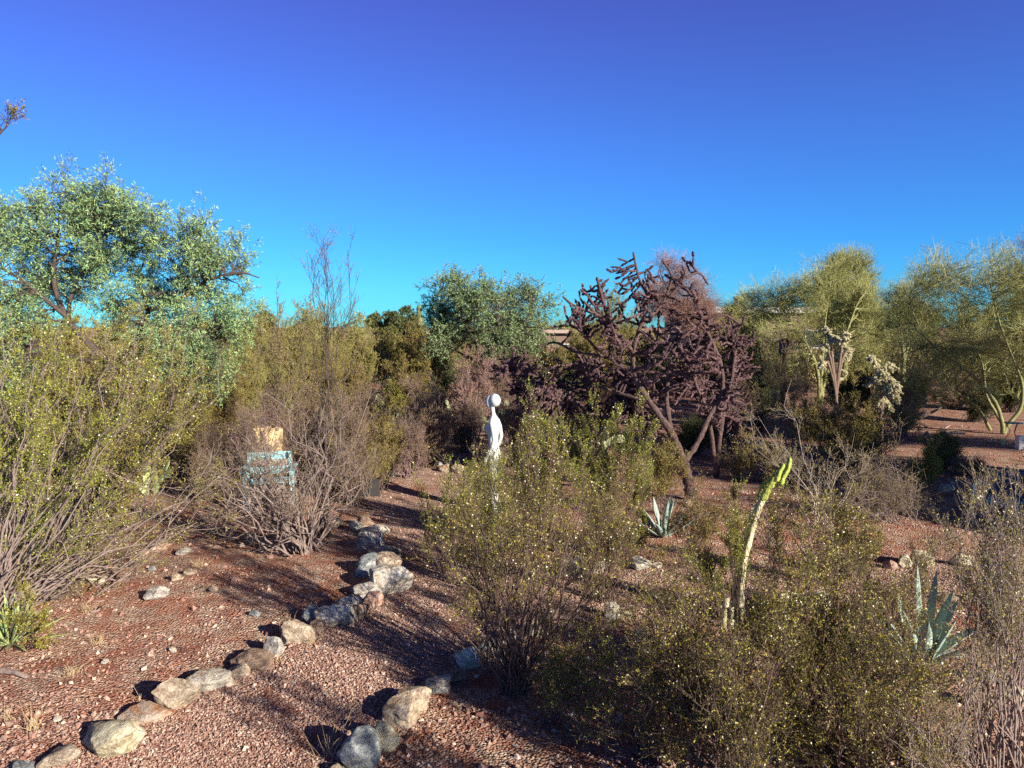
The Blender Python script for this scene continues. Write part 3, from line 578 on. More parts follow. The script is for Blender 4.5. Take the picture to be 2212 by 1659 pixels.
def pads(name, label, base, seed, n, r, spread, m='pad', each=True, cat='prickly pear', group=None, levels=3):
    rng = np.random.default_rng(seed); base = np.asarray(base, float); root = thing(name, base, label, cat, group); allb = MB(); v, t = ICO[3]
    cur = [(base + np.array([rng.normal() * spread, rng.normal() * spread * 0.6, 0]), nrm(np.array([rng.normal() * 0.35, rng.normal() * 0.35, 1])), rng.uniform(0, 3.14)) for _ in range(n)]
    for lev in range(levels):
        nxt = []
        for p, d, a in cur:
            rr = r * rng.uniform(0.8, 1.15) * (1 - 0.1 * lev); u = nrm(np.cross(d, np.array([math.cos(a), math.sin(a), 0.1]))); nn = np.cross(d, u); c = p + d * rr * 1.05
            b = MB() if each else allb; vv = v.copy(); vv[:, 1] *= 1.0; wide = 0.80 + 0.12 * vv[:, 2]
            b.add(c + vv[:, :1] * wide[:, None] * rr * u + vv[:, 1:2] * rr * 0.13 * nn + vv[:, 2:3] * rr * 1.15 * d, None, t)
            if each: b.build('pad', M[m], root, base, smooth=True)
            for s_ in (-1, 1):
                if rng.random() < (0.75 if lev == 0 else 0.5): ang = s_ * rng.uniform(0.25, 0.8); nd_ = nrm(d * math.cos(ang) + u * math.sin(ang) + nn * rng.normal() * 0.25); nxt.append((c + (d * math.cos(ang) + u * math.sin(ang) * 0.8) * rr, nd_, a + rng.normal() * 0.5))
        cur = nxt
    if not each: allb.build('pads', M[m], root, base, smooth=True)
    return root
def tuft(px, py, n, h, seed, label, name='grass_tuft'):
    rng = np.random.default_rng(seed); b = G(px, py); mb = MB(); S = b + rng.normal(size=(n, 3)) * np.array([0.03, 0.03, 0]); d = nrm(rng.normal(size=(n, 3)) * np.array([0.35, 0.35, 0.05]) + np.array([0, 0, 1]))
    l = h * rng.uniform(0.5, 1.1, n)[:, None]; t = np.linspace(0, 1, 6)[None, :, None]; P = S[:, None] + d[:, None] * l[:, None] * t + np.array([0, 0, -1]) * (t ** 2) * l[:, None] * 0.12 + rng.normal(size=(n, 1, 3)) * t ** 2 * 0.03
    mb.tubes(P, np.full(P.shape[:2], 0.0022) * (1 - 0.6 * t[..., 0]), 3); return tag(mb.build(name, M['straw'], None, b), label, 'grass tuft', 'dry grass tufts')
TUFTS = [(708, 1640, 14, 0.32, 'tall straw grass blades beside the blue grey pointed rock'), (72, 1580, 22, 0.2, 'straw tuft above the large cream edging rock'), (18, 1560, 16, 0.16, 'straw tuft at the left edge'), (145, 1463, 14, 0.10, 'short straw tuft in the open left bed'),
         (188, 1325, 22, 0.13, 'straw tuft beside the curved bark piece'), (213, 1390, 18, 0.12, 'straw tuft below the curved bark piece'), (299, 1517, 12, 0.08, 'faint tuft behind the upright tan rock'), (430, 1502, 18, 0.09, 'straw growing against the long white rock'),
         (592, 1432, 16, 0.1, 'straw at the foot of the narrow grey rock'), (677, 1395, 14, 0.12, 'straw at the foot of the blocky tan rock'), (629, 1345, 8, 0.14, 'two or three blades behind the blocky tan rock'), (430, 1225, 26, 0.13, 'fine dry tuft among stones of the left bed'), (165, 1455, 20, 0.1, 'second short straw tuft in the open left bed'), (1490, 1092, 60, 0.18, 'dry grass round the foot of the cholla trunk')]
for i, (a, b, n, h, lb) in enumerate(TUFTS): tuft(a, b, n, h, 40 + i, lb)

agave('agave', 'large blue grey agave with broad spiny leaves at lower right', 'agave', G(1990, 1432), 8, 0.62, 0.12, 3, 'agave', (35, 80), (-0.1, 0.25), 0.014, az0=1.0,
      extra=[(0.30, R(62), 0.72, 0.11, 0.1), (0.05, R(38), 0.62, 0.13, -0.25), (0.6, R(75), 0.86, 0.09, 0.1), (2.6, R(50), 0.66, 0.10, 0.2), (1.6, R(84), 0.88, 0.06, 0.0), (3.2, R(25), 0.45, 0.09, 0.35)])
agave('agave', 'smaller blue grey agave in front of the cholla trunk', 'agave', G(1432, 1158), 16, 0.55, 0.085, 5, 'agave', (15, 82), (-0.2, 0.3), 0.012)
agave('yucca', 'bright green yucca rosette with narrow leaves at the left edge', 'yucca', G(22, 1388), 44, 0.48, 0.032, 7, 'yucca', (5, 85), (-0.25, 0.1), 0.004, each=False)
pads('prickly_pear', 'pale green prickly pear behind grey branches at left', G(190, 1192), 3, 4, 0.13, 0.20)
pads('prickly_pear', 'pale green prickly pear left of the larger one behind branches', G(110, 1150), 8, 4, 0.12, 0.20)
pads('prickly_pear', 'narrow pale green prickly pear between creosote and chair', G(330, 1068), 12, 2, 0.12, 0.07)
for (a, Y, sp, r, n, sd_, lb) in [(1130, 19, 0.9, 0.15, 10, 21, 'long pale prickly pear patch below the middle acacia'), (1285, 17.5, 0.5, 0.14, 6, 22, 'pale prickly pear pads beside the low cholla'), (800, 21, 0.35, 0.17, 6, 23, 'prickly pear clump left of the statue path'),
                                 (1000, 22, 0.5, 0.14, 7, 24, 'prickly pear with yellowish pads beyond the brown shrubs'), (848, 27, 0.3, 0.2, 5, 25, 'tall far prickly pear beneath the yellow green hedge'), (930, 20, 0.5, 0.13, 7, 26, 'low prickly pear in front of the pink bare shrub')]:
    pads('prickly_pear', lb, gy(a, Y), sd_, n, r, sp, 'pad_far', False, levels=4)

# ------------------------------------------------------------------ things people made
def statue():
    b = gy(1066, 12.0); root = thing('mannequin_statue', b, 'white long necked mannequin statue in profile behind the creosote, facing left', 'statue')
    top = 1.93; mb = MB()
    # profile sections: height, front (towards -x), back (+x), half width
    secs = [(0.06, -0.06, 0.07, 0.10), (0.12, -0.045, 0.055, 0.095), (0.30, -0.065, 0.075, 0.10), (0.48, -0.07, 0.07, 0.12), (0.66, -0.085, 0.085, 0.145), (0.82, -0.085, 0.095, 0.165), (0.93, -0.085, 0.115, 0.172), (1.02, -0.08, 0.10, 0.155),
            (1.12, -0.075, 0.07, 0.125), (1.20, -0.08, 0.07, 0.125), (1.28, -0.098, 0.08, 0.135), (1.34, -0.122, 0.088, 0.14), (1.385, -0.132, 0.092, 0.145), (1.42, -0.115, 0.092, 0.15), (1.47, -0.085, 0.088, 0.16), (1.52, -0.062, 0.078, 0.165), (1.555, -0.045, 0.062, 0.13), (1.585, -0.035, 0.045, 0.07), (1.62, -0.032, 0.030, 0.042), (1.68, -0.045, 0.020, 0.034), (1.74, -0.055, 0.015, 0.035), (1.78, -0.06, 0.03, 0.05)]
    K = len(secs); n = 28; a = np.arange(n) * 2 * math.pi / n; zz = np.array([q[0] for q in secs]); zi = np.linspace(zz[0], zz[-1], 70)
    fr = np.interp(zi, zz, [q[1] for q in secs]); bk = np.interp(zi, zz, [q[2] for q in secs]); hw = np.interp(zi, zz, [q[3] for q in secs])
    cx = (fr + bk) / 2; rx = (bk - fr) / 2
    ring = np.stack([cx[:, None] + rx[:, None] * np.cos(a) + 0.0 * a, hw[:, None] * np.sin(a), np.repeat(zi[:, None], n, 1)], -1)
    idx = np.arange(70 * n).reshape(70, n); q = np.stack([idx[:-1], np.roll(idx, -1, 1)[:-1], np.roll(idx, -1, 1)[1:], idx[1:]], -1).reshape(-1, 4)
    mb.add(ring.reshape(-1, 3), q, [[0, k, k + 1] for k in range(1, n - 1)] + [[idx[-1, 0], idx[-1, k + 1], idx[-1, k]] for k in range(1, n - 1)]); v, t = ICO[3]
    def ell(c, r, rx_=0): mb.add((v * np.array(r)) @ rot(0, rx_, 0).T + np.array(c), None, t)
    ell((-0.068, 0, 1.812), (0.064, 0.060, 0.102), 0.18)            # face
    ell((0.026, 0, 1.835), (0.094, 0.102, 0.108), -0.15)             # the smooth round cap of hair
    ell((-0.132, 0, 1.795), (0.020, 0.013, 0.024), 0.3)              # nose
    ell((-0.104, 0, 1.755), (0.022, 0.020, 0.012)); ell((-0.098, 0, 1.735), (0.020, 0.022, 0.016))     # lips, chin
    for s_ in (-1, 1):
        ell((-0.105, s_ * 0.026, 1.83), (0.012, 0.017, 0.010)); ell((-0.105, s_ * 0.062, 1.375), (0.042, 0.046, 0.046))
        arm = np.array([(0.01, s_ * 0.165, 1.50), (0.045, s_ * 0.20, 1.38), (0.07, s_ * 0.215, 1.22), (0.035, s_ * 0.22, 1.10), (-0.03, s_ * 0.21, 0.98), (-0.06, s_ * 0.20, 0.91)])
        mb.tube(arm, [0.045, 0.044, 0.036, 0.033, 0.024, 0.022], 12)
        mb.tube([(-0.06, s_ * 0.20, 0.92), (-0.085, s_ * 0.195, 0.86), (-0.09, s_ * 0.19, 0.80)], [0.022, 0.03, 0.016], 10)
    o = mb.build('body', M['white'], root, (0, 0, 0), smooth=True)
    r = o.modifiers.new('join', 'REMESH'); r.mode = 'VOXEL'; r.voxel_size = 0.007; r.use_smooth_shade = True
    s_ = o.modifiers.new('soft', 'SMOOTH'); s_.iterations = 2; s_.factor = 0.5
    bm = MB(); bm.tube([(0, 0, 0.0), (0, 0, 0.05)], 0.19, 32); bm.build('base', M['metalgrey'], root, (0, 0, 0), bevel=0.004)
    em = MB(); v2, t2 = ICO[2]
    em.add(v2 * np.array([0.004, 0.010, 0.003]) + np.array([-0.1165, -0.028, 1.829]), None, t2); em.build('eyeliner', M['black'], root)
    root.rotation_euler.z = R(-14)
statue()

def bench():
    o = G(2098, 1139); root = thing('garden_bench', o, 'dark blue metal garden bench with interlaced circle lattice back at the right edge', 'bench'); d = np.array([0.62, -0.78, 0]); bk = np.array([0.78, 0.62, 0]); ang = math.atan2(d[1], d[0]); Z = np.array([0, 0, 1.0]); LEN = 1.25
    P = lambda l, b, z: d * l + bk * b + Z * z
    for l in (0, LEN):
        mb = MB(); mb.tube([P(l, 0, 0), P(l, 0, 0.63)], 0.018, 6); mb.build('leg', M['bluelight'], root, smooth=True)
        mb = MB(); mb.tube([P(l, 0.46, 0), P(l, 0.42, 0.42), P(l, 0.55, 0.88)], 0.018, 6); mb.build('leg', M['bluemetal'], root, smooth=True)
        mb = MB(); mb.tube([P(l, -0.02, 0.63), P(l, 0.15, 0.655), P(l, 0.35, 0.65), P(l, 0.49, 0.64)], 0.021, 6); mb.build('armrest', M['bluelight'], root, smooth=True)
    mb = MB()
    for i in range(9): mb.box(P(LEN / 2, 0.02 + i * 0.05, 0.425), (LEN, 0.030, 0.014), rz=ang)
    mb.build('seat', M['bluelight'], root)
    mb = MB(); mb.box(P(LEN / 2, -0.008, 0.40), (LEN, 0.012, 0.06), rz=ang); mb.box(P(LEN / 2, 0.45, 0.40), (LEN, 0.012, 0.05), rz=ang); mb.build('seat_rail', M['bluemetal'], root)
    mb = MB(); B = lambda l, h: P(l, 0.43 + (h - 0.45) * 0.28, h)
    for h in (0.50, 0.86): mb.tube([B(0, h), B(LEN / 2, h + (0.02 if h > 0.6 else 0)), B(LEN, h)], 0.02, 6)
    th = np.linspace(0, 2 * math.pi, 25); r = 0.115
    for i in range(-1, 11):
        for j in range(4):
            cl = 0.06 + i * r * 1.0 + (j % 2) * r * 0.5; ch = 0.50 + j * 0.12; pts = [(min(max(cl + r * math.cos(x), 0.02), LEN - 0.02), min(max(ch + r * math.sin(x), 0.50), 0.86)) for x in th]
            mb.tube([B(*p) for p in pts], 0.0075, 4, cap=False)
    mb.build('backrest', M['bluemetal'], root, smooth=True)
bench()

def armchair():
    o = gy(578, 12.2); root = thing('wooden_armchair', o, 'old armchair with flaking turquoise paint and grey boards behind the bare shrub', 'chair'); root.rotation_euler.z = R(14)
    def part(name, m, *bx):
        mb = MB()
        for c, s_, k in bx: mb.box(c, s_, **k)
        mb.build(name, M[m], root, bevel=0.004)
    k0 = dict(rx=R(14)) 
    part('backrest', 'turq', ((0, 0.34, 0.80), (0.70, 0.03, 0.13), k0), ((0, 0.275, 0.56), (0.66, 0.03, 0.13), k0), ((-0.33, 0.30, 0.66), (0.06, 0.034, 0.44), k0), ((0.33, 0.30, 0.66), (0.06, 0.034, 0.44), k0), ((0, 0.325, 0.745), (0.62, 0.02, 0.03), k0))
    part('back_panel', 'greywood', ((0, 0.315, 0.67), (0.58, 0.015, 0.14), k0))
    part('seat', 'turq', ((-0.03, -0.20, 0.44), (0.56, 0.13, 0.03), {}), ((-0.03, -0.05, 0.44), (0.60, 0.12, 0.03), {}), ((0, 0.10, 0.44), (0.60, 0.12, 0.03), {}))
    part('apron', 'greywood', ((-0.05, -0.285, 0.27), (0.60, 0.02, 0.28), dict(rx=R(-8))))
    for s_ in (-1, 1):
        part('armrest', 'turq', ((s_ * 0.39, 0.02, 0.63), (0.10, 0.66, 0.028), {}))
        part('leg', 'turq', ((s_ * 0.36, -0.26, 0.31), (0.06, 0.05, 0.62), {}))
        part('leg', 'turq', ((s_ * 0.36, 0.26, 0.27), (0.06, 0.05, 0.54), {}))
armchair()

b = gy(577, 13.1); root = thing('carved_planter', b, 'tan carved wooden planter wider at the top behind the turquoise armchair', 'planter'); mb = MB()
for i in range(11):
    a = i * 2 * math.pi / 11 + 0.2; c0 = np.array([math.cos(a) * 0.13, math.sin(a) * 0.13, 0.0]); c1 = np.array([math.cos(a) * 0.20, math.sin(a) * 0.20, 1.14 + 0.03 * math.sin(i * 2.3)])
    mb.tube([c0, c0 * 0.5 + c1 * 0.5 + np.array([math.cos(a), math.sin(a), 0]) * 0.02, c1], [0.055, 0.062, 0.066], 8)
mb.tube([(0, 0, 0.01), (0, 0, 1.02)], [0.12, 0.185], 20); mb.build('body', M['tan'], root, smooth=True)
mb = MB(); mb.tube([(0, 0, 1.02), (0, 0, 1.035)], [0.17, 0.17], 20); mb.build('soil', M['soil'], root)

b = gy(650, 15.6); root = thing('metal_drum', b, 'rusty open drum lying on its side behind the bare shrub', 'drum'); mb = MB(); th = np.linspace(0, 2 * math.pi, 33)[:-1]
def drum_ring(y, r): return np.stack([r * np.cos(th), np.full(32, y), 0.29 + r * np.sin(th)], 1)
rings = np.stack([drum_ring(-0.35, 0.255), drum_ring(-0.36, 0.285), drum_ring(-0.32, 0.285), drum_ring(-0.31, 0.275), drum_ring(0.0, 0.275), drum_ring(0.01, 0.285), drum_ring(0.04, 0.275), drum_ring(0.35, 0.275), drum_ring(0.35, 0.255), drum_ring(0.34, 0.01), drum_ring(0.30, 0.25), drum_ring(-0.35, 0.255)])
idx = np.arange(rings.shape[0] * 32).reshape(-1, 32); mb.add(rings.reshape(-1, 3), np.stack([idx[:-1], np.roll(idx, -1, 1)[:-1], np.roll(idx, -1, 1)[1:], idx[1:]], -1).reshape(-1, 4))
mb.build('shell', M['rust'], root, smooth=True); root.rotation_euler.z = R(15)
b = gy(648, 14.9); tag(MB().box((0, 0, 0.20), (0.42, 0.03, 0.16), rx=R(-18)).box((-0.17, 0.02, 0.10), (0.05, 0.05, 0.2)).box((0.17, 0.02, 0.10), (0.05, 0.05, 0.2)).build('painted_board', M['turq'], None, (0, 0, 0), bevel=0.004), 'turquoise painted board standing in front of the rusty drum', 'board').location = b

b = G(782, 1068); root = thing('plant_crate', b, 'black plastic crate under the shrub at the path bend', 'crate'); mb = MB(); w, dd, h = 0.62, 0.42, 0.30
for c, s_ in [((0, -dd / 2, h / 2), (w, 0.015, h)), ((0, dd / 2, h / 2), (w, 0.015, h)), ((-w / 2, 0, h / 2), (0.015, dd - .016, h)), ((w / 2, 0, h / 2), (0.015, dd - .016, h)), ((0, 0, 0.01), (w - .02, dd - .02, 0.012))]: mb.box(c, s_)
mb.build('body', M['black'], root, bevel=0.004); mb = MB()
for c, s_ in [((0, -dd / 2 - 0.006, h), (w + 0.04, 0.03, 0.025)), ((0, dd / 2 + 0.006, h), (w + 0.04, 0.03, 0.025)), ((-w / 2 - 0.005, 0, h), (0.03, dd - .02, 0.025)), ((w / 2 + 0.005, 0, h), (0.03, dd - .02, 0.025))]: mb.box(c, s_)
mb.build('rim', M['black'], root); root.rotation_euler.z = R(10)

b = G(2203, 970); tag(MB().box((0, 0, 0.165), (0.165, 0.165, 0.33)).build('white_block', M['whitewash'], None, (0, 0, 0), bevel=0.012), 'whitewashed upright block beside the green barked palo verde', 'block').location = b
b = gy(2190, 19.0); root = thing('wire_table', b, 'small wire legged table with grey green top by the palo verde', 'table'); mb = MB(); mb.tube([(0, 0, 0.47), (0, 0, 0.49)], 0.21, 28); mb.build('tabletop', M['metalgrey'], root)
for i in range(3):
    a = i * 2.094 + 0.5; c, s_ = math.cos(a), math.sin(a); mb = MB(); mb.tube([(c * 0.16, s_ * 0.16, 0.465), (c * 0.06, s_ * 0.06, 0.25), (c * 0.19, s_ * 0.19, 0.0)], 0.009, 6); mb.build('leg', M['bark_dark'], root, smooth=True)
b = gy(2167, 18.6); root = thing('flower_pot', b, 'small pale green pot left of the whitewashed block', 'pot'); mb = MB(); mb.tube([(0, 0, 0.01), (0, 0, 0.10)], [0.05, 0.07], 20, cap=False); mb.tube([(0, 0, 0.0), (0, 0, 0.09)], [0.05, 0.06], 20); mb.build('body', M['pad'], root, smooth=True)
mb = MB(); mb.tube([(0, 0, 0.10), (0, 0, 0.125)], [0.078, 0.078], 20); mb.build('rim', M['pad'], root)

b = gy(1690, 23.0); root = thing('birdhouse_post', b, 'rust red post carrying a dark birdhouse in front of the palo verde', 'birdhouse'); mb = MB(); mb.tube([(0, 0, 0), (0, 0, 2.15)], 0.055, 10); mb.build('post', M['rust'], root, smooth=True)
mb = MB(); mb.box((0, 0, 2.33), (0.24, 0.24, 0.34)); bx = mb.build('nest_box', M['bark_dark'], root); mb = MB(); mb.box((-0.08, 0, 2.56), (0.22, 0.34, 0.02), ry=R(-32)); mb.box((0.08, 0, 2.56), (0.22, 0.34, 0.02), ry=R(32)); mb.build('roof', M['rust'], bx)

def stump(px, py, w, h, lb, lean=0.0):
    b = G(px, py); mb = MB(); hh = msz(h, b[1]); r = msz(w, b[1]) / 2; rr = np.random.default_rng(int(px)); n = 9; t = np.linspace(0, 1, n)
    mb.tube(np.stack([lean * t, 0 * t, hh * t], 1), r * (1.1 - 0.25 * t) * (1 + 0.12 * rr.normal(size=n)), 10); o = mb.build('cactus_stump', M['cork'], None, (0, 0, 0), smooth=True); o.location = b; tag(o, lb, 'cactus stump')
stump(1564, 1358, 17, 68, 'corky cut cactus stump left of the leaning cactus', 0.02); stump(1579, 1362, 12, 52, 'thinner dark cactus stump touching the corky one')
# leaning totem cactus
b = G(1600, 1352); root = thing('totem_pole_cactus', b, 'tall leaning cactus with bright yellow green tip and pale corky stem', 'cactus'); Yc = b[1]
def lumpy(name, m, pxs, r0, r1, sides=12, lump=0.16, seed=1):
    rng = np.random.default_rng(seed); pts = np.array([W(a, c, Yc + dz) for a, c, dz in pxs]); n = len(pts) * 7; s_ = np.linspace(0, len(pts) - 1, n); i = np.minimum(s_.astype(int), len(pts) - 2); u = (s_ - i)[:, None]
    P = pts[i] * (1 - u) + pts[i + 1] * u; P[1:-1] = (P[:-2] + P[1:-1] + P[2:]) / 3; T = nrm(np.gradient(P, axis=0)); U = nrm(np.cross(T, [0, 1, 0.0])); V = np.cross(T, U); a = np.arange(sides) * 2 * math.pi / sides
    rr = np.linspace(r0, r1, n); rr[0] *= 0.3; rr[-1] *= 0.25; rr[-2] *= 0.75; lob = 1 + lump * np.cos(a * 5)[None] + lump * 0.6 * np.sin(np.arange(n) * 1.1)[:, None] * np.cos(a * 3 + 1)[None] + 0.05 * rng.normal(size=(n, sides))
    ring = P[:, None] + (rr[:, None] * lob)[..., None] * (U[:, None] * np.cos(a)[None, :, None] + V[:, None] * np.sin(a)[None, :, None]); idx = np.arange(n * sides).reshape(n, sides)
    MB().add(ring.reshape(-1, 3), np.stack([idx[:-1], np.roll(idx, -1, 1)[:-1], np.roll(idx, -1, 1)[1:], idx[1:]], -1).reshape(-1, 4)).build(name, M[m], root, b, smooth=True)
lumpy('stem', 'cork', [(1600, 1352, 0), (1600, 1270, 0), (1606, 1210, 0), (1622, 1150, 0), (1638, 1098, 0), (1648, 1076, 0)], 0.034, 0.031, seed=2)
lumpy('stem', 'cork', [(1586, 1350, 0.1), (1590, 1270, 0.08), (1598, 1205, 0.06), (1614, 1145, 0.04), (1632, 1090, 0.02)], 0.030, 0.028, seed=3)
lumpy('green_stem', 'totem', [(1645, 1082, 0), (1655, 1062, 0), (1667, 1040, 0), (1677, 1026, 0)], 0.038, 0.033, 12, 0.2, 4)
lumpy('green_stem', 'totem', [(1640, 1076, 0.06), (1650, 1050, 0.06), (1660, 1036, 0.06)], 0.030, 0.026, 12, 0.2, 5)
lumpy('arm', 'totem', [(1685, 1048, 0.02), (1692, 1030, 0.02), (1702, 1012, 0.02), (1707, 988, 0.02)], 0.026, 0.020, 10, 0.22, 6)
lumpy('arm', 'totem', [(1676, 1040, -0.03), (1684, 1018, -0.03), (1694, 1002, -0.03)], 0.026, 0.018, 10, 0.22, 7)
for a in ((820, 20, 1.1, 0.16, 'stubby ribbed cactus column in the brown shrubs'), (838, 20.6, 0.8, 0.15, 'shorter ribbed cactus column beside the stubby one')):
    b = gy(a[0], a[1]); mb = MB(); th = np.arange(24) * 2 * math.pi / 24; zs = np.array([0, 0.3, 0.6, 0.85, 0.96, 1.0]) * a[2]; rs = np.array([0.9, 1, 1, 0.85, 0.5, 0.03]) * a[3]
    ring = np.stack([(rs[:, None] * (1 + 0.12 * np.cos(th * 12))[None]) * np.cos(th)[None], (rs[:, None] * (1 + 0.12 * np.cos(th * 12))[None]) * np.sin(th)[None], np.repeat(zs[:, None], 24, 1)], -1); idx = np.arange(144).reshape(6, 24)
    mb.add(ring.reshape(-1, 3), np.stack([idx[:-1], np.roll(idx, -1, 1)[:-1], np.roll(idx, -1, 1)[1:], idx[1:]], -1).reshape(-1, 4)); o = mb.build('barrel_cactus', M['saguaro'], smooth=True); o.location = b; tag(o, a[4], 'cactus')
b = gy(911, 55); root = thing('saguaro', b, 'lone far saguaro column rising above the yellow green hedge', 'saguaro'); mb = MB(); top = W(908, 659, 55)[2]; mb.tube([(0, 0, 0), (-0.02, 0, top * 0.5), (-0.12, 0, top - 0.2), (-0.13, 0, top)], [0.2, 0.23, 0.2, 0.10], 14); mb.build('trunk', M['saguaro'], root, smooth=True)

# dead wood
def deadwood(name, pxs, r0, r1, lb, m='bark_pale', lift=0.03, fork=None):
    pts = np.array([G(a, c) + np.array([0, 0, lift]) for a, c in pxs]); mb = MB(); n = len(pts); mb.tube(pts, np.linspace(r0, r1, n), 8)
    for f in fork or []: p = np.array([G(a, c) + np.array([0, 0, lift + 0.04 * k]) for k, (a, c) in enumerate(f)]); mb.tube(p, np.linspace(r0 * 0.6, r1 * 0.5, len(p)), 6)
    tag(mb.build(name, M[m], None, pts[0], smooth=True), lb, 'dead branch')
deadwood('dead_branch', [(-30, 1458), (10, 1456), (35, 1460), (58, 1470)], 0.035, 0.014, 'weathered branch lying at the left edge', 'bark_grey')
deadwood('dead_branch', [(1880, 1122), (1930, 1108), (1975, 1103), (2000, 1108)], 0.05, 0.02, 'pale fallen branch under the dry shrub left of the bench', 'bark_pale', 0.06, [[(1900, 1116), (1960, 1112), (1995, 1118)]])
deadwood('bark_piece', [(191, 1321), (200, 1325), (211, 1323), (218, 1314)], 0.018, 0.012, 'curved piece of bark on the left bed', 'bark_grey', 0.015)
deadwood('dead_branch', [(2010, 960), (2035, 948), (2060, 944), (2085, 946)], 0.05, 0.02, 'pale forked dead branch on the far red soil at right', 'bark_pale', 0.12, [[(2025, 952), (2040, 938), (2052, 934)]])
deadwood('dead_branch', [(1985, 918), (2010, 905), (2033, 893)], 0.06, 0.03, 'dark dead limb leaning on the far red soil at right', 'bark_dark', 0.2)

# houses beyond the garden
def house(name, lb, p0, p1, Y, ytop, roofpx, wallm, roofm, wins, chim=None):
    a, c = W(p0, 700, Y), W(p1, 700, Y); top = W(p0, ytop, Y)[2]; rh = msz(roofpx, Y); wl = c[0] - a[0]; root = thing(name, (a[0], Y, 0), lb, 'house'); dp = 9.0
    mb = MB(); mb.box((wl / 2, dp / 2, (top - rh) / 2), (wl, dp, top - rh)); mb.build('wall', M[wallm], root)
    mb = MB(); mb.box((wl / 2, dp / 2, top - rh / 2 + 0.003), (wl + 0.7, dp + 0.7, rh)); rf = mb.build('roof', M[roofm], root, bevel=0.03)
    if chim: mb = MB(); mb.tube([(chim - a[0], 2, top), (chim - a[0], 2, top + 0.62)], 0.2, 14); mb.tube([(chim - a[0], 2, top + 0.62), (chim - a[0], 2, top + 0.75)], 0.27, 14); mb.build('vent_pipe', M['metalgrey'], rf)
    for x, z, w, h in wins:
        mb = MB(); mb.box((x, -0.02, z), (w + 0.16, 0.08, h + 0.16)); wn = mb.build('window', M['whitewash'], root); mb = MB(); mb.box((x, -0.07, z), (w, 0.03, h)); mb.build('pane', M['glass'], wn)
house('brown_house', 'low brown house with flat white roof between cholla and palo verde', 1500, 1880, 46, 664, 12, 'wallbrown', 'roofwhite', [(2.5, 2.2, 1.2, 1.0), (7.5, 2.2, 1.2, 1.0)], W(1614, 640, 46)[0])
house('far_house', 'small house with pinkish roof seen low behind the middle acacia', 1180, 1262, 48, 713, 7, 'wallbrown', 'roofpink', [(1.2, 1.4, 0.7, 0.8)])

# ------------------------------------------------------------------ near shrubs
CR = 'creosote shrub'
b = G(1110, 1500); shrub('creosote_bush', 'big olive green creosote in the centre foreground, its dark stems fanning from one foot', CR, b,
    lobes_px([(1130, 1000, 115), (990, 1080, 100), (1270, 1040, 110), (1140, 1110, 110), (985, 1190, 75), (1300, 1130, 80), (1370, 1100, 50), (1050, 960, 50), (1140, 880, 45), (1210, 930, 50), (930, 1330, 60, .4), (1000, 1350, 60, .5), (1340, 1280, 60, .5), (960, 1150, 60)], b[1], 0.45), 1,
    stems=58, sr=0.012, m1=8, l1=(0.2, 0.55), m2=6, nl=10, ls=0.0135, npuff=190, puffr=0.0065, t1=0.4, ang=26, up=0.45, spread=0.09)
b = G(1330, 1205); shrub('creosote_bush', 'upright bright creosote behind the centre one, in front of the cholla', CR, b,
    lobes_px([(1250, 930, 70), (1340, 920, 60), (1390, 950, 60), (1190, 990, 70), (1290, 1030, 80), (1390, 1040, 50), (1270, 890, 30), (1385, 890, 28)], b[1], 0.45), 2,
    leaf='creo_l', stems=58, sr=0.009, m1=9, l1=(0.2, 0.5), m2=7, nl=10, ls=0.016, npuff=200, puffr=0.008, t1=0.45, ang=18, up=0.9, spread=0.16)
b = G(1200, 1190); shrub('creosote_bush', 'creosote directly right of the white statue', CR, b,
    lobes_px([(1120, 960, 45), (1160, 930, 45), (1170, 1030, 60), (1110, 1060, 60), (1130, 870, 25)], b[1], 0.35), 31,
    leaf='creo_l', stems=34, sr=0.009, m1=8, l1=(0.2, 0.45), m2=7, nl=10, ls=0.016, npuff=160, puffr=0.008, t1=0.4, ang=18, up=0.9, spread=0.12)
b = G(965, 1235); shrub('creosote_bush', 'small light creosote with wispy tips left of the statue', CR, b,
    lobes_px([(905, 1040, 26), (925, 1130, 45), (960, 1020, 26), (900, 980, 12), (960, 1120, 50), (890, 1090, 25), (1015, 1010, 34), (1060, 1050, 50, 2), (1045, 1005, 26, 2), (1080, 1090, 40, 2)], b[1], 0.3), 3,
    leaf='creo_l', stems=26, sr=0.008, m1=7, l1=(0.15, 0.4), m2=6, nl=10, ls=0.015, npuff=90, puffr=0.008, ang=22, up=0.7)
b = G(1400, 1640); shrub('creosote_bush', 'dark olive creosote at the bottom edge right of centre', CR, b,
    lobes_px([(1390, 1420, 100), (1310, 1520, 80), (1460, 1330, 100), (1480, 1500, 100), (1260, 1540, 55), (1540, 1440, 80), (1420, 1300, 60, .5)], b[1], 0.5), 4,
    stems=44, sr=0.011, m1=8, l1=(0.2, 0.45), m2=7, nl=11, ls=0.0125, npuff=60, puffr=0.006, ang=34, up=0.2)
b = G(1560, 1740); shrub('creosote_bush', 'wide creosote whose brown stems rise from the bottom edge', CR, b,
    lobes_px([(1480, 1300, 100), (1600, 1400, 110), (1640, 1560, 100), (1440, 1560, 70, .6), (1560, 1240, 55, .5), (1700, 1480, 90), (1540, 1480, 90)], b[1], 0.5), 5,
    stems=46, sr=0.015, m1=8, l1=(0.2, 0.45), m2=7, nl=11, ls=0.012, npuff=60, puffr=0.006, ang=34, up=0.25, spread=0.2)
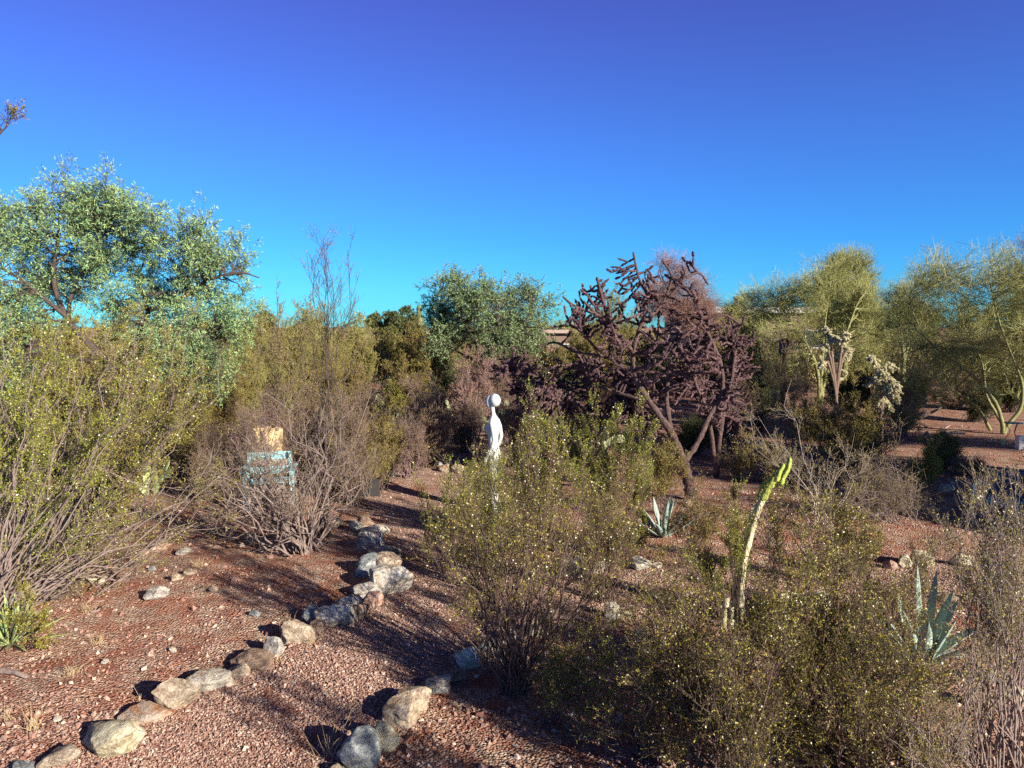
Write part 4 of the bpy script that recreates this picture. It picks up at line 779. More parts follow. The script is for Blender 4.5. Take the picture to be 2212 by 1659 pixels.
b = G(1740, 1600); shrub('creosote_bush', 'dense green creosote right of the leaning cactus', CR, b,
    lobes_px([(1700, 1120, 50), (1790, 1140, 60), (1740, 1240, 90), (1680, 1330, 90), (1820, 1330, 100), (1860, 1220, 70), (1740, 1420, 100, .7)], b[1], 0.5), 6,
    leaf='creo', stems=52, sr=0.011, m1=9, l1=(0.2, 0.45), m2=7, nl=13, ls=0.0135, npuff=60, puffr=0.006, ang=28, up=0.5, spread=0.15)
b = G(1870, 1720); shrub('creosote_bush', 'thick green creosote covering the foot of the big agave', CR, b,
    lobes_px([(2000, 1440, 50), (1985, 1370, 34), (1870, 1420, 110), (1960, 1430, 70), (2020, 1480, 60), (1830, 1560, 110), (1960, 1570, 80), (1900, 1310, 60), (1740, 1580, 80)], b[1], 0.5), 7,
    leaf='creo', stems=48, sr=0.011, m1=9, l1=(0.2, 0.42), m2=7, nl=12, ls=0.012, npuff=40, puffr=0.006, ang=34, up=0.3, spread=0.2)
b = G(2150, 1640); shrub('creosote_bush', 'thin creosote with straight grey stems at the right edge', CR, b,
    lobes_px([(2090, 1200, 55), (2150, 1250, 70), (2170, 1090, 60), (2110, 1330, 55, .6), (2200, 1330, 60, .7), (2060, 1080, 40, .5), (2190, 1000, 35, .6), (2130, 1000, 35, .6), (2230, 1180, 60)], b[1], 0.45), 8,
    leaf='creo', bark='bark_grey', stems=42, sr=0.011, m1=8, l1=(0.2, 0.5), m2=6, nl=9, ls=0.0135, npuff=130, puffr=0.006, ang=28, up=0.6, t1=0.4, spread=0.16)
b = G(2060, 1790); shrub('creosote_bush', 'leafless looking creosote stems crossing the lower right corner', CR, b,
    lobes_px([(2040, 1500, 70), (2120, 1560, 60), (2170, 1440, 60), (1980, 1600, 60), (2080, 1380, 40)], b[1], 0.35), 9,
    leaf='creo_d', bark='bark_grey', stems=16, sr=0.013, m1=5, l1=(0.2, 0.45), m2=5, nl=5, ls=0.011, ang=30, t1=0.35, spread=0.2)
b = G(1960, 1690); shrub('creosote_seedling', 'low leafy green seedling in the pit at lower right', CR, b, lobes_px([(1960, 1600, 45), (2000, 1630, 40)], b[1], 0.2), 10, leaf='creo', stems=16, sr=0.006, m1=6, l1=(0.08, 0.2), m2=5, l2=(0.05, 0.12), nl=10, ls=0.012)
b = G(1600, 1340); shrub('creosote_bush', 'slim upright creosote spires left of the leaning cactus', CR, b, lobes_px([(1590, 1075, 22), (1592, 1040, 12), (1600, 1140, 32), (1555, 1170, 36), (1500, 1200, 40), (1540, 1270, 50)], b[1], 0.25), 11,
    leaf='creo_l', stems=20, sr=0.008, m1=8, l1=(0.12, 0.3), m2=6, nl=10, ls=0.013, ang=24, up=0.9, npuff=20, puffr=0.006)
b = G(1370, 1215); shrub('creosote_seedling', 'small bright green creosote by the side path stones', CR, b, lobes_px([(1375, 1150, 26), (1395, 1130, 18)], b[1], 0.12), 12, leaf='creo_l', stems=10, sr=0.005, m1=6, l1=(0.08, 0.2), m2=5, l2=(0.05, 0.12), nl=10, ls=0.016, up=0.6)
b = G(1300, 1300); shrub('creosote_bush', 'thin see through creosote over the side path right of the centre one', CR, b, lobes_px([(1290, 1110, 55), (1350, 1130, 50), (1240, 1130, 45), (1330, 1060, 50)], b[1], 0.35), 32,
    leaf='creo', stems=30, sr=0.008, m1=8, l1=(0.15, 0.4), m2=6, nl=8, ls=0.014, ang=28, up=0.5, npuff=50, puffr=0.006)
b = G(1180, 1560); shrub('creosote_bush', 'loose creosote shoots low in front of the centre creosote foot', CR, b, lobes_px([(1230, 1430, 50), (1290, 1400, 55), (1190, 1480, 40), (1330, 1460, 50), (1280, 1500, 40)], b[1], 0.25), 33,
    leaf='creo_l', stems=20, sr=0.006, m1=7, l1=(0.12, 0.3), m2=5, nl=8, ls=0.013, ang=32, up=0.3)
b = G(1950, 1400); shrub('creosote_bush', 'light creosote behind and left of the big agave', CR, b, lobes_px([(1890, 1290, 60), (1930, 1240, 50), (1860, 1210, 50), (1960, 1320, 40), (2010, 1180, 40, .6), (2060, 1290, 40, .6)], b[1], 0.35), 34,
    leaf='creo', stems=28, sr=0.008, m1=8, l1=(0.15, 0.4), m2=6, nl=7, ls=0.014, ang=28, up=0.5, npuff=30, puffr=0.006)
b = G(1075, 1290); shrub('creosote_bush', 'leafy creosote hiding the legs of the white statue', CR, b, lobes_px([(1062, 1050, 55), (1020, 1110, 60), (1085, 1005, 34), (1000, 1040, 45), (950, 1150, 50), (1100, 1120, 60), (1040, 1180, 50)], b[1], 0.3), 35,
    leaf='creo_l', stems=42, sr=0.008, m1=8, l1=(0.15, 0.4), m2=6, nl=10, ls=0.014, ang=24, up=0.7, npuff=90, puffr=0.007)
b = G(1470, 1230); shrub('creosote_bush', 'loose olive creosote over the side path right of the small agave', CR, b, lobes_px([(1470, 1120, 45), (1520, 1130, 50), (1440, 1180, 45), (1550, 1100, 40), (1500, 1060, 30)], b[1], 0.3), 13,
    leaf='creo_d', stems=22, sr=0.007, m1=7, l1=(0.12, 0.35), m2=6, nl=8, ls=0.015, ang=30, up=0.4, npuff=30)
b = G(1590, 1480); shrub('creosote_bush', 'creosote with crossed bare lower stems below the leaning cactus', CR, b, lobes_px([(1530, 1330, 60), (1640, 1330, 60), (1600, 1400, 60), (1660, 1230, 40), (1480, 1400, 50)], b[1], 0.3), 14,
    stems=24, sr=0.009, m1=8, l1=(0.15, 0.38), m2=6, nl=11, ls=0.0125, ang=30, up=0.3)
b = G(1780, 1260); shrub('creosote_bush', 'dark green creosote between leaning cactus and dry shrub', CR, b, lobes_px([(1700, 1070, 32), (1760, 1060, 40), (1820, 1120, 45), (1860, 1150, 45), (1900, 1200, 40)], b[1], 0.35), 15,
    leaf='creo', stems=28, sr=0.008, m1=8, l1=(0.15, 0.4), m2=6, nl=9, ls=0.016, up=0.6)

for k_, (ox, oy, hh, lb) in enumerate([(3.2, 1.2, 3.2, 'tall creosote nearest the viewer outside the picture'), (2.9, -0.6, 3.0, 'tall creosote behind the viewer whose shade reaches the stone edging')]):  # unseen bushes added beside and behind the camera to streak the path with shadow
    b = np.array([ox, oy, float(gz(ox, oy))]); shrub('creosote_bush', lb, CR, b, [(ox + dx, oy + dy, z * hh / 3, 0.5, 1) for dx, dy, z in ((0, 0, 2.5), (0.4, 0.2, 1.9), (-0.3, 0.3, 2.0), (0.3, -0.5, 1.9), (0, 0.4, 1.4), (-0.2, -0.4, 1.6), (0.5, 0, 1.2))], 60 + k_, stems=46, sr=0.014, m1=8, l1=(0.2, 0.5), m2=6, nl=11, ls=0.017, up=0.5)

# left creosote mass
b = G(-40, 1340); _, P, P1, P2 = shrub('creosote_bush', 'large bushy creosote filling the left edge with long grey limbs leaning right', CR, b,
    lobes_px([(60, 730, 70), (150, 720, 60), (40, 800, 80), (130, 800, 75), (60, 950, 90), (180, 930, 90), (100, 1080, 70), (30, 700, 60), (0, 850, 80), (60, 1190, 50), (230, 1080, 60, .7), (290, 860, 80, .9), (0, 1000, 80)], 7.9, 0.6), 16,
    leaf='creo_l', bark='bark_grey', stems=70, sr=0.016, m1=9, l1=(0.25, 0.6), m2=7, nl=12, ls=0.0165, npuff=220, puffr=0.008, t1=0.35, ang=34, up=0.25, spread=0.22)
b = G(110, 1240); shrub('creosote_bush', 'spreading creosote with arching pale limbs in front of the acacia', CR, b,
    lobes_px([(280, 690, 45, .8), (180, 690, 40, .8), (470, 800, 50), (480, 880, 40, .7), (330, 830, 80), (250, 790, 75), (350, 770, 65), (420, 760, 55), (330, 900, 80), (430, 850, 55), (210, 730, 45), (320, 720, 45), (440, 720, 30, .6), (240, 980, 70), (150, 780, 60), (370, 970, 40, .6), (400, 680, 30, .5)], 9.0, 0.7), 17,
    leaf='creo', bark='bark_grey', stems=90, sr=0.016, m1=8, l1=(0.3, 0.6), m2=7, nl=10, ls=0.0175, npuff=160, puffr=0.009, t1=0.35, ang=36, up=0.2, spread=0.25)
# long low limbs that sweep right from the left foot
b = G(-20, 1330); shrub('dry_creosote_bush', 'low grey half bare shrub sweeping long branches right above the prickly pears', CR, b,
    lobes_px([(430, 1120, 40), (380, 1060, 45), (280, 1110, 50), (200, 1160, 45), (480, 1000, 40), (330, 1160, 35), (150, 1230, 40)], 8.4, 0.5), 18,
    leaf='creo', bark='bark_grey', stems=34, sr=0.016, m1=6, l1=(0.25, 0.6), m2=5, nl=4, ls=0.015, t1=0.3, ang=40, up=0.05, spread=0.25, wig=0.05)
b = G(30, 1400); shrub('creosote_seedling', 'sparse creosote sprig beside the green yucca', CR, b, lobes_px([(100, 1330, 26), (60, 1290, 30), (110, 1380, 20)], b[1], 0.2), 19, leaf='creo', stems=10, sr=0.006, m1=5, l1=(0.1, 0.25), m2=5, l2=(0.06, 0.12), nl=7, ls=0.014)

# bare shrub in the left middle
b = G(655, 1192); shrub('bare_shrub', 'bare brown many stemmed shrub casting long streaked shadows on the left bed', 'bare shrub', b,
    lobes_px([(540, 1000, 70, 1.5), (600, 960, 60, 1.3), (480, 1010, 60), (430, 1090, 40), (560, 950, 60), (640, 900, 65), (720, 880, 60), (770, 960, 45), (800, 900, 40), (690, 1000, 70), (820, 1000, 35), (600, 1060, 50), (400, 1040, 40, .5), (560, 850, 40, .5)], b[1], 0.7), 20,
    leaf='creo_d', bark='bark_grey', stems=70, sr=0.019, m1=6, l1=(0.3, 0.8), m2=3, l2=(0.1, 0.35), nl=2, ls=0.015, twig_r=0.0016, wig=0.06, ang=38, up=0.15, spread=0.16, t1=0.25, fol='sparse_leaves')
b = G(700, 1165); shrub('spindly_shrub', 'tall leafless spindly shrub whose twigs stand against the blue sky', 'bare shrub', b,
    lobes_px([(690, 520, 40), (745, 560, 36), (770, 620, 32), (720, 640, 36), (700, 580, 40), (760, 690, 40), (690, 700, 30)], b[1] + 0.2, 0.35), 21,
    leaf='speck', bark='bark_dark', stems=11, sr=0.017, m1=9, l1=(0.3, 0.8), m2=4, l2=(0.12, 0.35), nl=2, ls=0.018, wig=0.022, ang=36, up=0.35, spread=0.10, t1=0.55, twig_r=0.0016, fol='dry_buds')
b = G(610, 1040); shrub('spindly_shrub', 'shorter leafless spindly shrub left of the tall one', 'bare shrub', b,
    lobes_px([(615, 640, 36), (640, 690, 32), (580, 690, 32), (600, 740, 40)], b[1] - .3, 0.35), 22,
    leaf='speck', bark='bark_dark', stems=10, sr=0.014, m1=8, l1=(0.25, 0.6), m2=4, l2=(0.12, 0.28), nl=5, ls=0.02, wig=0.025, ang=36, up=0.3, spread=0.12, t1=0.45, twig_r=0.0016, fol='dry_buds')
b = G(790, 1072); shrub('creosote_bush', 'olive creosote mixed with twigs over the black crate', CR, b, lobes_px([(800, 960, 50), (830, 910, 40), (770, 1000, 45), (740, 940, 50), (820, 1020, 30)], b[1], 0.4), 23,
    leaf='creo_d', bark='bark_grey', stems=34, sr=0.009, m1=8, l1=(0.15, 0.4), m2=6, nl=8, ls=0.019, up=0.4)
# dry shrub right, with pale arching limbs
b = G(1790, 1145); shrub('dry_shrub', 'dry shrub with pale arching branches left of the blue bench', 'bare shrub', b,
    lobes_px([(1620, 900, 40, .5), (1700, 840, 55), (1760, 850, 50), (1830, 960, 60), (1700, 960, 60), (1900, 1010, 60), (1760, 1000, 50), (1640, 800, 30, .5)], b[1] + .5, 0.7), 24,
    leaf='creo_d', bark='bark_pale', stems=17, sr=0.012, m1=6, l1=(0.3, 0.7), m2=6, l2=(0.12, 0.3), nl=4, ls=0.016, wig=0.05, ang=38, up=0.1, spread=0.25, t1=0.3)
b = G(1920, 1125); shrub('dry_shrub', 'dense tangle of dark bare twigs just left of the blue bench', 'bare shrub', b,
    lobes_px([(1880, 1020, 50), (1960, 1040, 55), (1830, 1060, 50), (1920, 960, 40), (2010, 1070, 35), (1780, 1080, 40)], b[1], 0.5), 25,
    leaf='creo_d', bark='bark_grey', stems=60, sr=0.010, m1=7, l1=(0.2, 0.5), m2=6, l2=(0.08, 0.24), nl=2, ls=0.015, wig=0.06, ang=42, up=0.0, spread=0.3, t1=0.25, fol='sparse_leaves')
b = G(2010, 1075); shrub('creosote_bush', 'airy light green creosote above the dark tangle of twigs', CR, b, lobes_px([(2000, 990, 40), (1980, 1030, 30), (2030, 1010, 30), (2010, 960, 20)], b[1], 0.3), 26, leaf='creo_l', stems=20, sr=0.007, m1=7, l1=(0.15, 0.35), m2=6, nl=8, ls=0.018, up=0.5, npuff=30, puffr=.009)
b = gy(1830, 14.5); shrub('creosote_bush', 'dull olive creosote under the pale hanging cacti', CR, b, lobes_px([(1800, 900, 50), (1860, 880, 55), (1900, 920, 50), (1830, 960, 50), (1740, 910, 45), (1940, 900, 40)], b[1], 0.6), 27, leaf='creo_d', bark='bark_dark', stems=48, sr=0.010, m1=8, l1=(0.2, 0.5), m2=6, nl=8, ls=0.022, up=0.3, spread=0.4)
b = gy(1720, 17.0); shrub('creosote_bush', 'rusty olive creosote with yellow specks in front of the birdhouse post', CR, b, lobes_px([(1690, 780, 40), (1720, 740, 40), (1660, 830, 40), (1740, 800, 45), (1640, 760, 30)], b[1], 0.5), 28, leaf='creo_d', bark='bark_grey', stems=26, sr=0.010, m1=7, l1=(0.2, 0.55), m2=6, nl=5, ls=0.024, up=0.3, spread=0.3)
b = gy(1640, 14.2); shrub('creosote_bush', 'low dusty creosote right of the cholla trunk', CR, b, lobes_px([(1600, 1000, 50), (1660, 1010, 50), (1700, 1040, 40), (1640, 960, 35)], b[1], 0.5), 29, leaf='creo_d', bark='bark_grey', stems=34, sr=0.008, m1=7, l1=(0.2, 0.45), m2=6, nl=6, ls=0.020, up=0.2, spread=0.4, wig=0.05)
b = gy(1440, 11.6); shrub('creosote_bush', 'dull creosote twigs round the cholla trunk', CR, b, lobes_px([(1440, 960, 32), (1460, 1010, 35), (1420, 1000, 30), (1440, 1050, 30)], b[1], 0.3), 30, leaf='creo_d', stems=22, sr=0.007, m1=7, l1=(0.15, 0.35), m2=6, nl=8, ls=0.018, up=0.5)

# ------------------------------------------------------------------ shrubs of the middle distance: (px, Y, top px, half width px, kind, label)
KINDS = {'olive': dict(leaf='creo_d', bark='bark', nl=9), 'green': dict(leaf='creo', bark='bark', nl=10), 'yellow': dict(leaf='yel', bark='bark_palo', nl=9), 'brown': dict(leaf='speck', bark='bark_brown', nl=3, wig=0.055, m2=3),
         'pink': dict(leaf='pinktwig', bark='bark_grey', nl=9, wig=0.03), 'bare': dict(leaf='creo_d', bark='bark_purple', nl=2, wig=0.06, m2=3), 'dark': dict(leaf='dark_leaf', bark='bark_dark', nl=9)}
MID = [(560, 12.7, 835, 60, 'bare', 'purplish bare shrub right behind the turquoise chair'), (640, 13.4, 815, 60, 'brown', 'grey brown twiggy shrub between chair and drum'), (880, 14.6, 880, 55, 'bare', 'bare grey shrub leaning over the statue path'),
       (760, 12.4, 850, 60, 'brown', 'brown grey shrub behind the black crate'), (930, 15.8, 845, 50, 'brown', 'brown twiggy shrub near the end of the red path'), (1850, 14.0, 985, 45, 'brown', 'brown twigs on the shaded soil behind the dry shrub'), (2100, 14.5, 990, 40, 'bare', 'small bare bush on the open soil behind the blue bench'),
       (250, 13.8, 760, 80, 'green', 'green shrub at the foot of the acacia trunk'), (400, 14.6, 770, 75, 'green', 'green shrub right of the acacia foot'), (480, 16.5, 735, 60, 'olive', 'olive shrub below the low acacia spray'),
       (110, 14.8, 730, 80, 'green', 'green shrub left of the acacia foot'), (10, 15.5, 720, 70, 'olive', 'olive shrub behind the left edge creosote'), (330, 27, 690, 70, 'yellow', 'far yellowish shrub seen between acacia limbs'), (160, 28, 688, 60, 'olive', 'far olive shrub seen left of the acacia trunk'),
       (430, 12.6, 905, 55, 'brown', 'low brown shrub left of the turquoise chair'), (1500, 17.5, 900, 50, 'dark', 'dark low shrub behind the cholla trunk'), (1760, 19.5, 850, 60, 'brown', 'shaded twiggy shrub below the birdhouse post'), (1950, 20, 840, 55, 'bare', 'bare grey shrub right of the hanging cacti'),
       (2100, 23.5, 820, 60, 'dark', 'dark low shrub left of the palo verde trunks'), (1660, 26, 760, 50, 'dark', 'dark shrub under the rounded palo verde'), (1870, 16, 900, 50, 'olive', 'olive bush below the wider hanging cactus'), (1600, 23, 800, 60, 'brown', 'brown shrub between cholla and birdhouse post'),
       (490, 15.5, 780, 60, 'olive', 'olive creosote behind the turquoise chair'), (700, 18, 745, 60, 'olive', 'dusty creosote behind the tall spindly shrub'), (600, 20, 668, 70, 'yellow', 'yellow green shrub between acacia and spindly shrub'),
       (520, 18, 700, 45, 'yellow', 'yellow green shrub touching the acacia crown'), (700, 21, 660, 65, 'yellow', 'tall yellow green shrub behind the spindly shrub'), (770, 25, 700, 60, 'yellow', 'yellow green hedge shrub right of the spindly shrub'),
       (840, 30, 704, 60, 'yellow', 'far yellow green shrub below the dark pines'), (900, 32, 696, 48, 'olive', 'far olive shrub under the saguaro'), (945, 27, 712, 40, 'yellow', 'yellowish shrub left of the middle acacia'), (660, 31, 640, 60, 'yellow', 'palest tall shrub on the skyline at left'),
       (560, 30, 672, 50, 'olive', 'olive shrub on the skyline beside the acacia'), (780, 17, 800, 75, 'brown', 'brown twiggy shrub right of the spindly stems'), (860, 16.5, 850, 70, 'bare', 'bare purplish brown shrub left of the statue path'),
       (700, 13.2, 860, 75, 'brown', 'brown shrub in front of the yellow green hedge'), (500, 13.5, 880, 65, 'brown', 'brown twiggy shrub behind the turquoise chair, at its left'), (820, 13.6, 900, 60, 'olive', 'olive creosote by the bend of the statue path'),
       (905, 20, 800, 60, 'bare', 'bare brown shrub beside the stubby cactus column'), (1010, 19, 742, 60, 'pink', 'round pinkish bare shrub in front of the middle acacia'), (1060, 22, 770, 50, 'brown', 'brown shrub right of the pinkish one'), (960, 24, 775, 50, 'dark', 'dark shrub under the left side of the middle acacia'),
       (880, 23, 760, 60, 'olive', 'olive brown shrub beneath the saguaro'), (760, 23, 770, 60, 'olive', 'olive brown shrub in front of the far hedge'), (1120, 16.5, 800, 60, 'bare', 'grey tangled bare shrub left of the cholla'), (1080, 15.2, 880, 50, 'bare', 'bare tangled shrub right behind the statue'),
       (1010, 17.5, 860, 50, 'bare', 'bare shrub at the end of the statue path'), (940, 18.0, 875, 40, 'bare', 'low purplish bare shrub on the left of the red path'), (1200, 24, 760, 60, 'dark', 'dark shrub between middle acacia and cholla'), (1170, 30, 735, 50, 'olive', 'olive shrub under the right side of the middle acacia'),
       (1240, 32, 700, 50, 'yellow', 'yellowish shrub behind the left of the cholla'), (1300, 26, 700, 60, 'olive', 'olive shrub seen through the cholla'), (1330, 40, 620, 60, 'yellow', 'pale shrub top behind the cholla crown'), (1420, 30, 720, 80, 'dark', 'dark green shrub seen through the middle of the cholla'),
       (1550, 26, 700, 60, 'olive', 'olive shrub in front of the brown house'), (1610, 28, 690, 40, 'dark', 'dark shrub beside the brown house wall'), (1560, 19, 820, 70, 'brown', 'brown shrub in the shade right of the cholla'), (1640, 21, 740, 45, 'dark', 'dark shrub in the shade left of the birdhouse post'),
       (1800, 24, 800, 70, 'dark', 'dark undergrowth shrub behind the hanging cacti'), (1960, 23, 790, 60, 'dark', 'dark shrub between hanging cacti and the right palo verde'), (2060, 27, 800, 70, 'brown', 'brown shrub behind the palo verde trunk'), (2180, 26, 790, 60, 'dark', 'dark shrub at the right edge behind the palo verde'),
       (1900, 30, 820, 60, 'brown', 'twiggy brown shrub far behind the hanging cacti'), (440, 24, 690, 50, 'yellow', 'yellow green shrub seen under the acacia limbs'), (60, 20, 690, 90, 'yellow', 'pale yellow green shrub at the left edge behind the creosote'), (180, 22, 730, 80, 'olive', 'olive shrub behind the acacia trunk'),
       (330, 18, 800, 80, 'green', 'green shrub in the shade of the acacia'), (1250, 15.5, 900, 60, 'dark', 'dark shrub in deep shade under the low cholla'), (1700, 14, 1000, 45, 'bare', 'small bare bush on the open red soil right of the cholla'), (2040, 15, 940, 40, 'olive', 'low olive bush on the red soil above the bench'),
       (620, 26, 720, 60, 'olive', 'brownish hedge shrub behind the spindly shrubs'), (1080, 34, 690, 60, 'dark', 'shaded green shrub within the middle acacia'), (850, 20, 830, 50, 'green', 'greenish low shrub among the brown ones')]
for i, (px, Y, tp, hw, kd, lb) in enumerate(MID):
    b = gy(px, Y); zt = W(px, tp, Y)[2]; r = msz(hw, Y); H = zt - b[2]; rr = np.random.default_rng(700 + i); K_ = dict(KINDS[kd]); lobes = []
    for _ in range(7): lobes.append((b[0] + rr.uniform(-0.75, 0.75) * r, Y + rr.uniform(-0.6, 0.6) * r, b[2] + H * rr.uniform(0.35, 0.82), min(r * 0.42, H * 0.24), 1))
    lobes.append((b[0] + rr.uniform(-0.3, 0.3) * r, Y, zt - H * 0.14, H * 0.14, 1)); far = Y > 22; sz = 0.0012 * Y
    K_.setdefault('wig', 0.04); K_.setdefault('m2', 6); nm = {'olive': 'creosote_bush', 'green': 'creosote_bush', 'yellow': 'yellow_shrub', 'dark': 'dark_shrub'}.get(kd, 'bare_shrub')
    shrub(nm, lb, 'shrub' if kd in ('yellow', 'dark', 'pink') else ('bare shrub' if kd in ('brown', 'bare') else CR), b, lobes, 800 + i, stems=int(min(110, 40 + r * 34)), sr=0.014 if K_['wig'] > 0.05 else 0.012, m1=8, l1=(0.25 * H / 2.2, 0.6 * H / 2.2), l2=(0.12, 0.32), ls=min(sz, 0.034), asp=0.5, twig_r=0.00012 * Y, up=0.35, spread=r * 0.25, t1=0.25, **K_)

rng = np.random.default_rng(77); sm = MB(); tw = MB()
for _ in range(420):
    Y = 1 / rng.uniform(1 / 170, 1 / 33); x = rng.uniform(-0.8, 0.85) * Y; h = rng.uniform(1.2, 2.7) * (1 if Y < 80 else 1.15); n = int(900 if Y < 50 else 420); r = rng.uniform(0.8, 1.8)
    c = np.array([x, Y, gz(x, Y)]); u = nrm(rng.normal(size=(n, 3))) * (rng.random(n) ** 0.4)[:, None] * (0.75 + 0.25 * np.sin(np.arange(n) * 0.05))[:, None]; p = c + u * np.array([r, r, h * 0.5]) + np.array([0, 0, h * 0.5])
    d = nrm(u + rng.normal(size=(n, 3)) * 0.6 + np.array([0, 0, 0.5])); w_ = nrm(np.cross(d, rng.normal(size=(n, 3)))); sz = 0.0035 * Y * rng.uniform(0.6, 1.3, n)[:, None]
    sm.add(np.stack([p, p + d * sz * 0.5 + w_ * sz * 0.2, p + d * sz, p + d * sz * 0.5 - w_ * sz * 0.2], 1), np.arange(n * 4).reshape(-1, 4))
tag(sm.build('desert_scrub', M['scrub']), 'olive and yellow desert scrub covering the flat land to the horizon', 'scrub', kind='stuff')

# ------------------------------------------------------------------ trees
Ya = 13.0; b = gy(215, Ya); A_ = lambda x, y, dy=0: W(x, y, Ya + dy)
_tx = [-80, -40, 10, 60, 110, 150, 200, 240, 300, 360, 420, 480, 530, 570, 600]; _ty = [440, 440, 440, 420, 395, 395, 395, 450, 470, 480, 500, 520, 545, 590, 620]; _by = [860, 860, 850, 800, 700, 660, 650, 660, 760, 830, 860, 800, 700, 640, 640]
_r = np.random.default_rng(8); ACL = [(x + _r.uniform(-14, 14), y + _r.uniform(-14, 14), _r.uniform(24, 40), _r.uniform(0.5, 1.2)) for x in range(-60, 590, 46) for y in range(int(np.interp(x, _tx, _ty)) + 14, int(np.interp(x, _tx, _by)), 50) if _r.random() < 0.86]
ACL += [(215, 450, 34, 1), (250, 480, 34, 1), (200, 510, 34, 1), (285, 520, 30, 1), (170, 470, 34, 1), (400, 780, 30, .7), (450, 820, 30, .7), (480, 760, 30, .7), (100, 380, 14, .6), (225, 372, 12, .4), (540, 520, 12, .3)]
tree('acacia_tree', 'tall blue green feathery acacia tree at the left with dark forking limbs', 'acacia tree', b,
    lobes_px(ACL, Ya, 0.7),
    [([b, A_(225, 950), A_(235, 860), A_(245, 790)], 0.11, 0.085), ([A_(245, 790), A_(190, 740), A_(140, 680), A_(115, 600), A_(125, 520), A_(130, 430)], 0.07, 0.012), ([A_(190, 740), A_(150, 690), A_(160, 620), A_(200, 560), A_(235, 470)], 0.045, 0.010),
     ([A_(245, 790), A_(300, 730, .3), A_(320, 670, .4), A_(300, 600, .5), A_(330, 530, .6)], 0.06, 0.012), ([A_(320, 670, .4), A_(380, 650), A_(450, 605, -.2), A_(520, 590, -.3), A_(560, 600, -.3)], 0.045, 0.010), ([A_(150, 690), A_(90, 640, -.3), A_(40, 600, -.3), A_(-20, 570, -.2)], 0.04, 0.012),
     ([A_(300, 730, .3), A_(370, 720, .2), A_(430, 720, .1), A_(470, 760, .1)], 0.04, 0.010), ([A_(245, 790), A_(120, 760, .4), A_(60, 700, .5), A_(20, 640, .5)], 0.05, 0.012)],
    50, 'mesq', 'bark_dark', nb=500, m1=5, l1=(0.3, 0.85), m2=6, l2=(0.12, 0.34), nl=8, ls=0.066, asp=0.2, wig=0.045, up=0.12, twig_r=0.0022, br=0.018)
Yb = 26.0; b = gy(1060, Yb); B_ = lambda x, y, dy=0: W(x, y, Yb + dy)
tree('acacia_tree', 'rounded grey green acacia tree in the middle distance', 'acacia tree', b,
    lobes_px([(960, 640, 24), (975, 605, 16), (1000, 640, 28), (1050, 640, 28), (1100, 650, 30), (1140, 645, 24), (1170, 660, 22), (950, 690, 28), (1010, 690, 34), (1070, 690, 34), (1120, 700, 34), (1165, 700, 26), (1000, 735, 30), (1080, 740, 36), (1140, 745, 30), (940, 730, 24), (1030, 612, 14), (1130, 620, 12)], Yb, 1.2),
    [([b, B_(1060, 830), B_(1055, 790)], 0.13, 0.10), ([B_(1055, 790), B_(1020, 730), B_(990, 670), B_(970, 620)], 0.08, 0.015), ([B_(1055, 790), B_(1070, 720), B_(1080, 660)], 0.08, 0.015), ([B_(1055, 790), B_(1110, 730), B_(1150, 670)], 0.08, 0.015), ([B_(1055, 790), B_(990, 760), B_(945, 720)], 0.06, 0.015)],
    51, 'mesq_far', 'bark_dark', nb=190, m1=6, l1=(0.5, 1.4), m2=6, l2=(0.2, 0.5), nl=8, ls=0.085, asp=0.3, wig=0.04, up=0.1, twig_r=0.004, br=0.025)

Yp = 20.3; b = gy(2168, Yp); P_ = lambda x, y, dy=0: W(x, y, Yp + dy)
tree('palo_verde', 'yellow green palo verde with several curved green trunks at the right edge', 'palo verde', b,
    lobes_px([(1950, 640, 30), (2000, 590, 26), (2060, 600, 34), (2130, 575, 34), (2190, 590, 45), (1960, 660, 36), (2020, 640, 45), (2090, 640, 50), (2160, 640, 50), (1990, 720, 40), (2060, 720, 45), (2130, 740, 45), (2200, 700, 50), (2250, 620, 60), (2280, 700, 60), (2020, 790, 34, .6), (2100, 800, 30, .5), (2300, 560, 50), (2180, 800, 30, .6), (1960, 760, 34, .8), (1990, 820, 34, .7), (2060, 850, 36, 1), (1940, 700, 34, .8), (2210, 830, 36, 1), (1980, 860, 34, 1), (2110, 870, 30, .8), (2040, 790, 44, 1.2), (2140, 790, 44, 1.2), (2190, 740, 44, 1.2), (2090, 745, 44, 1)], Yp, 1.6),
    [([b, P_(2165, 915), P_(2150, 870), P_(2110, 820), P_(2060, 780), P_(2000, 730), P_(1965, 660)], 0.065, 0.014), ([b, P_(2180, 915), P_(2205, 880), P_(2208, 830), P_(2190, 780), P_(2160, 700), P_(2140, 620)], 0.065, 0.014), ([P_(2165, 915, .2), P_(2150, 890, .3), P_(2130, 850, .4), P_(2120, 780, .4), P_(2080, 700, .4), P_(2060, 620, .4)], 0.05, 0.012),
     ([P_(2205, 880), P_(2240, 800), P_(2270, 720), P_(2280, 620)], 0.045, 0.014), ([P_(2140, 930, .5), P_(2110, 880, .6), P_(2070, 850, .8), P_(2010, 810, .8), P_(1990, 760, .8)], 0.042, 0.012)],
    52, 'palo', 'bark_palo', nb=270, m1=7, l1=(0.5, 1.4), m2=8, l2=(0.25, 0.75), nl=4, ls=0.03, asp=0.4, wig=0.04, up=0.25, twig_r=0.0034, twig_in_crown=True, br=0.032)
Yq = 27.0; b = gy(1770, Yq); Q_ = lambda x, y, dy=0: W(x, y, Yq + dy)
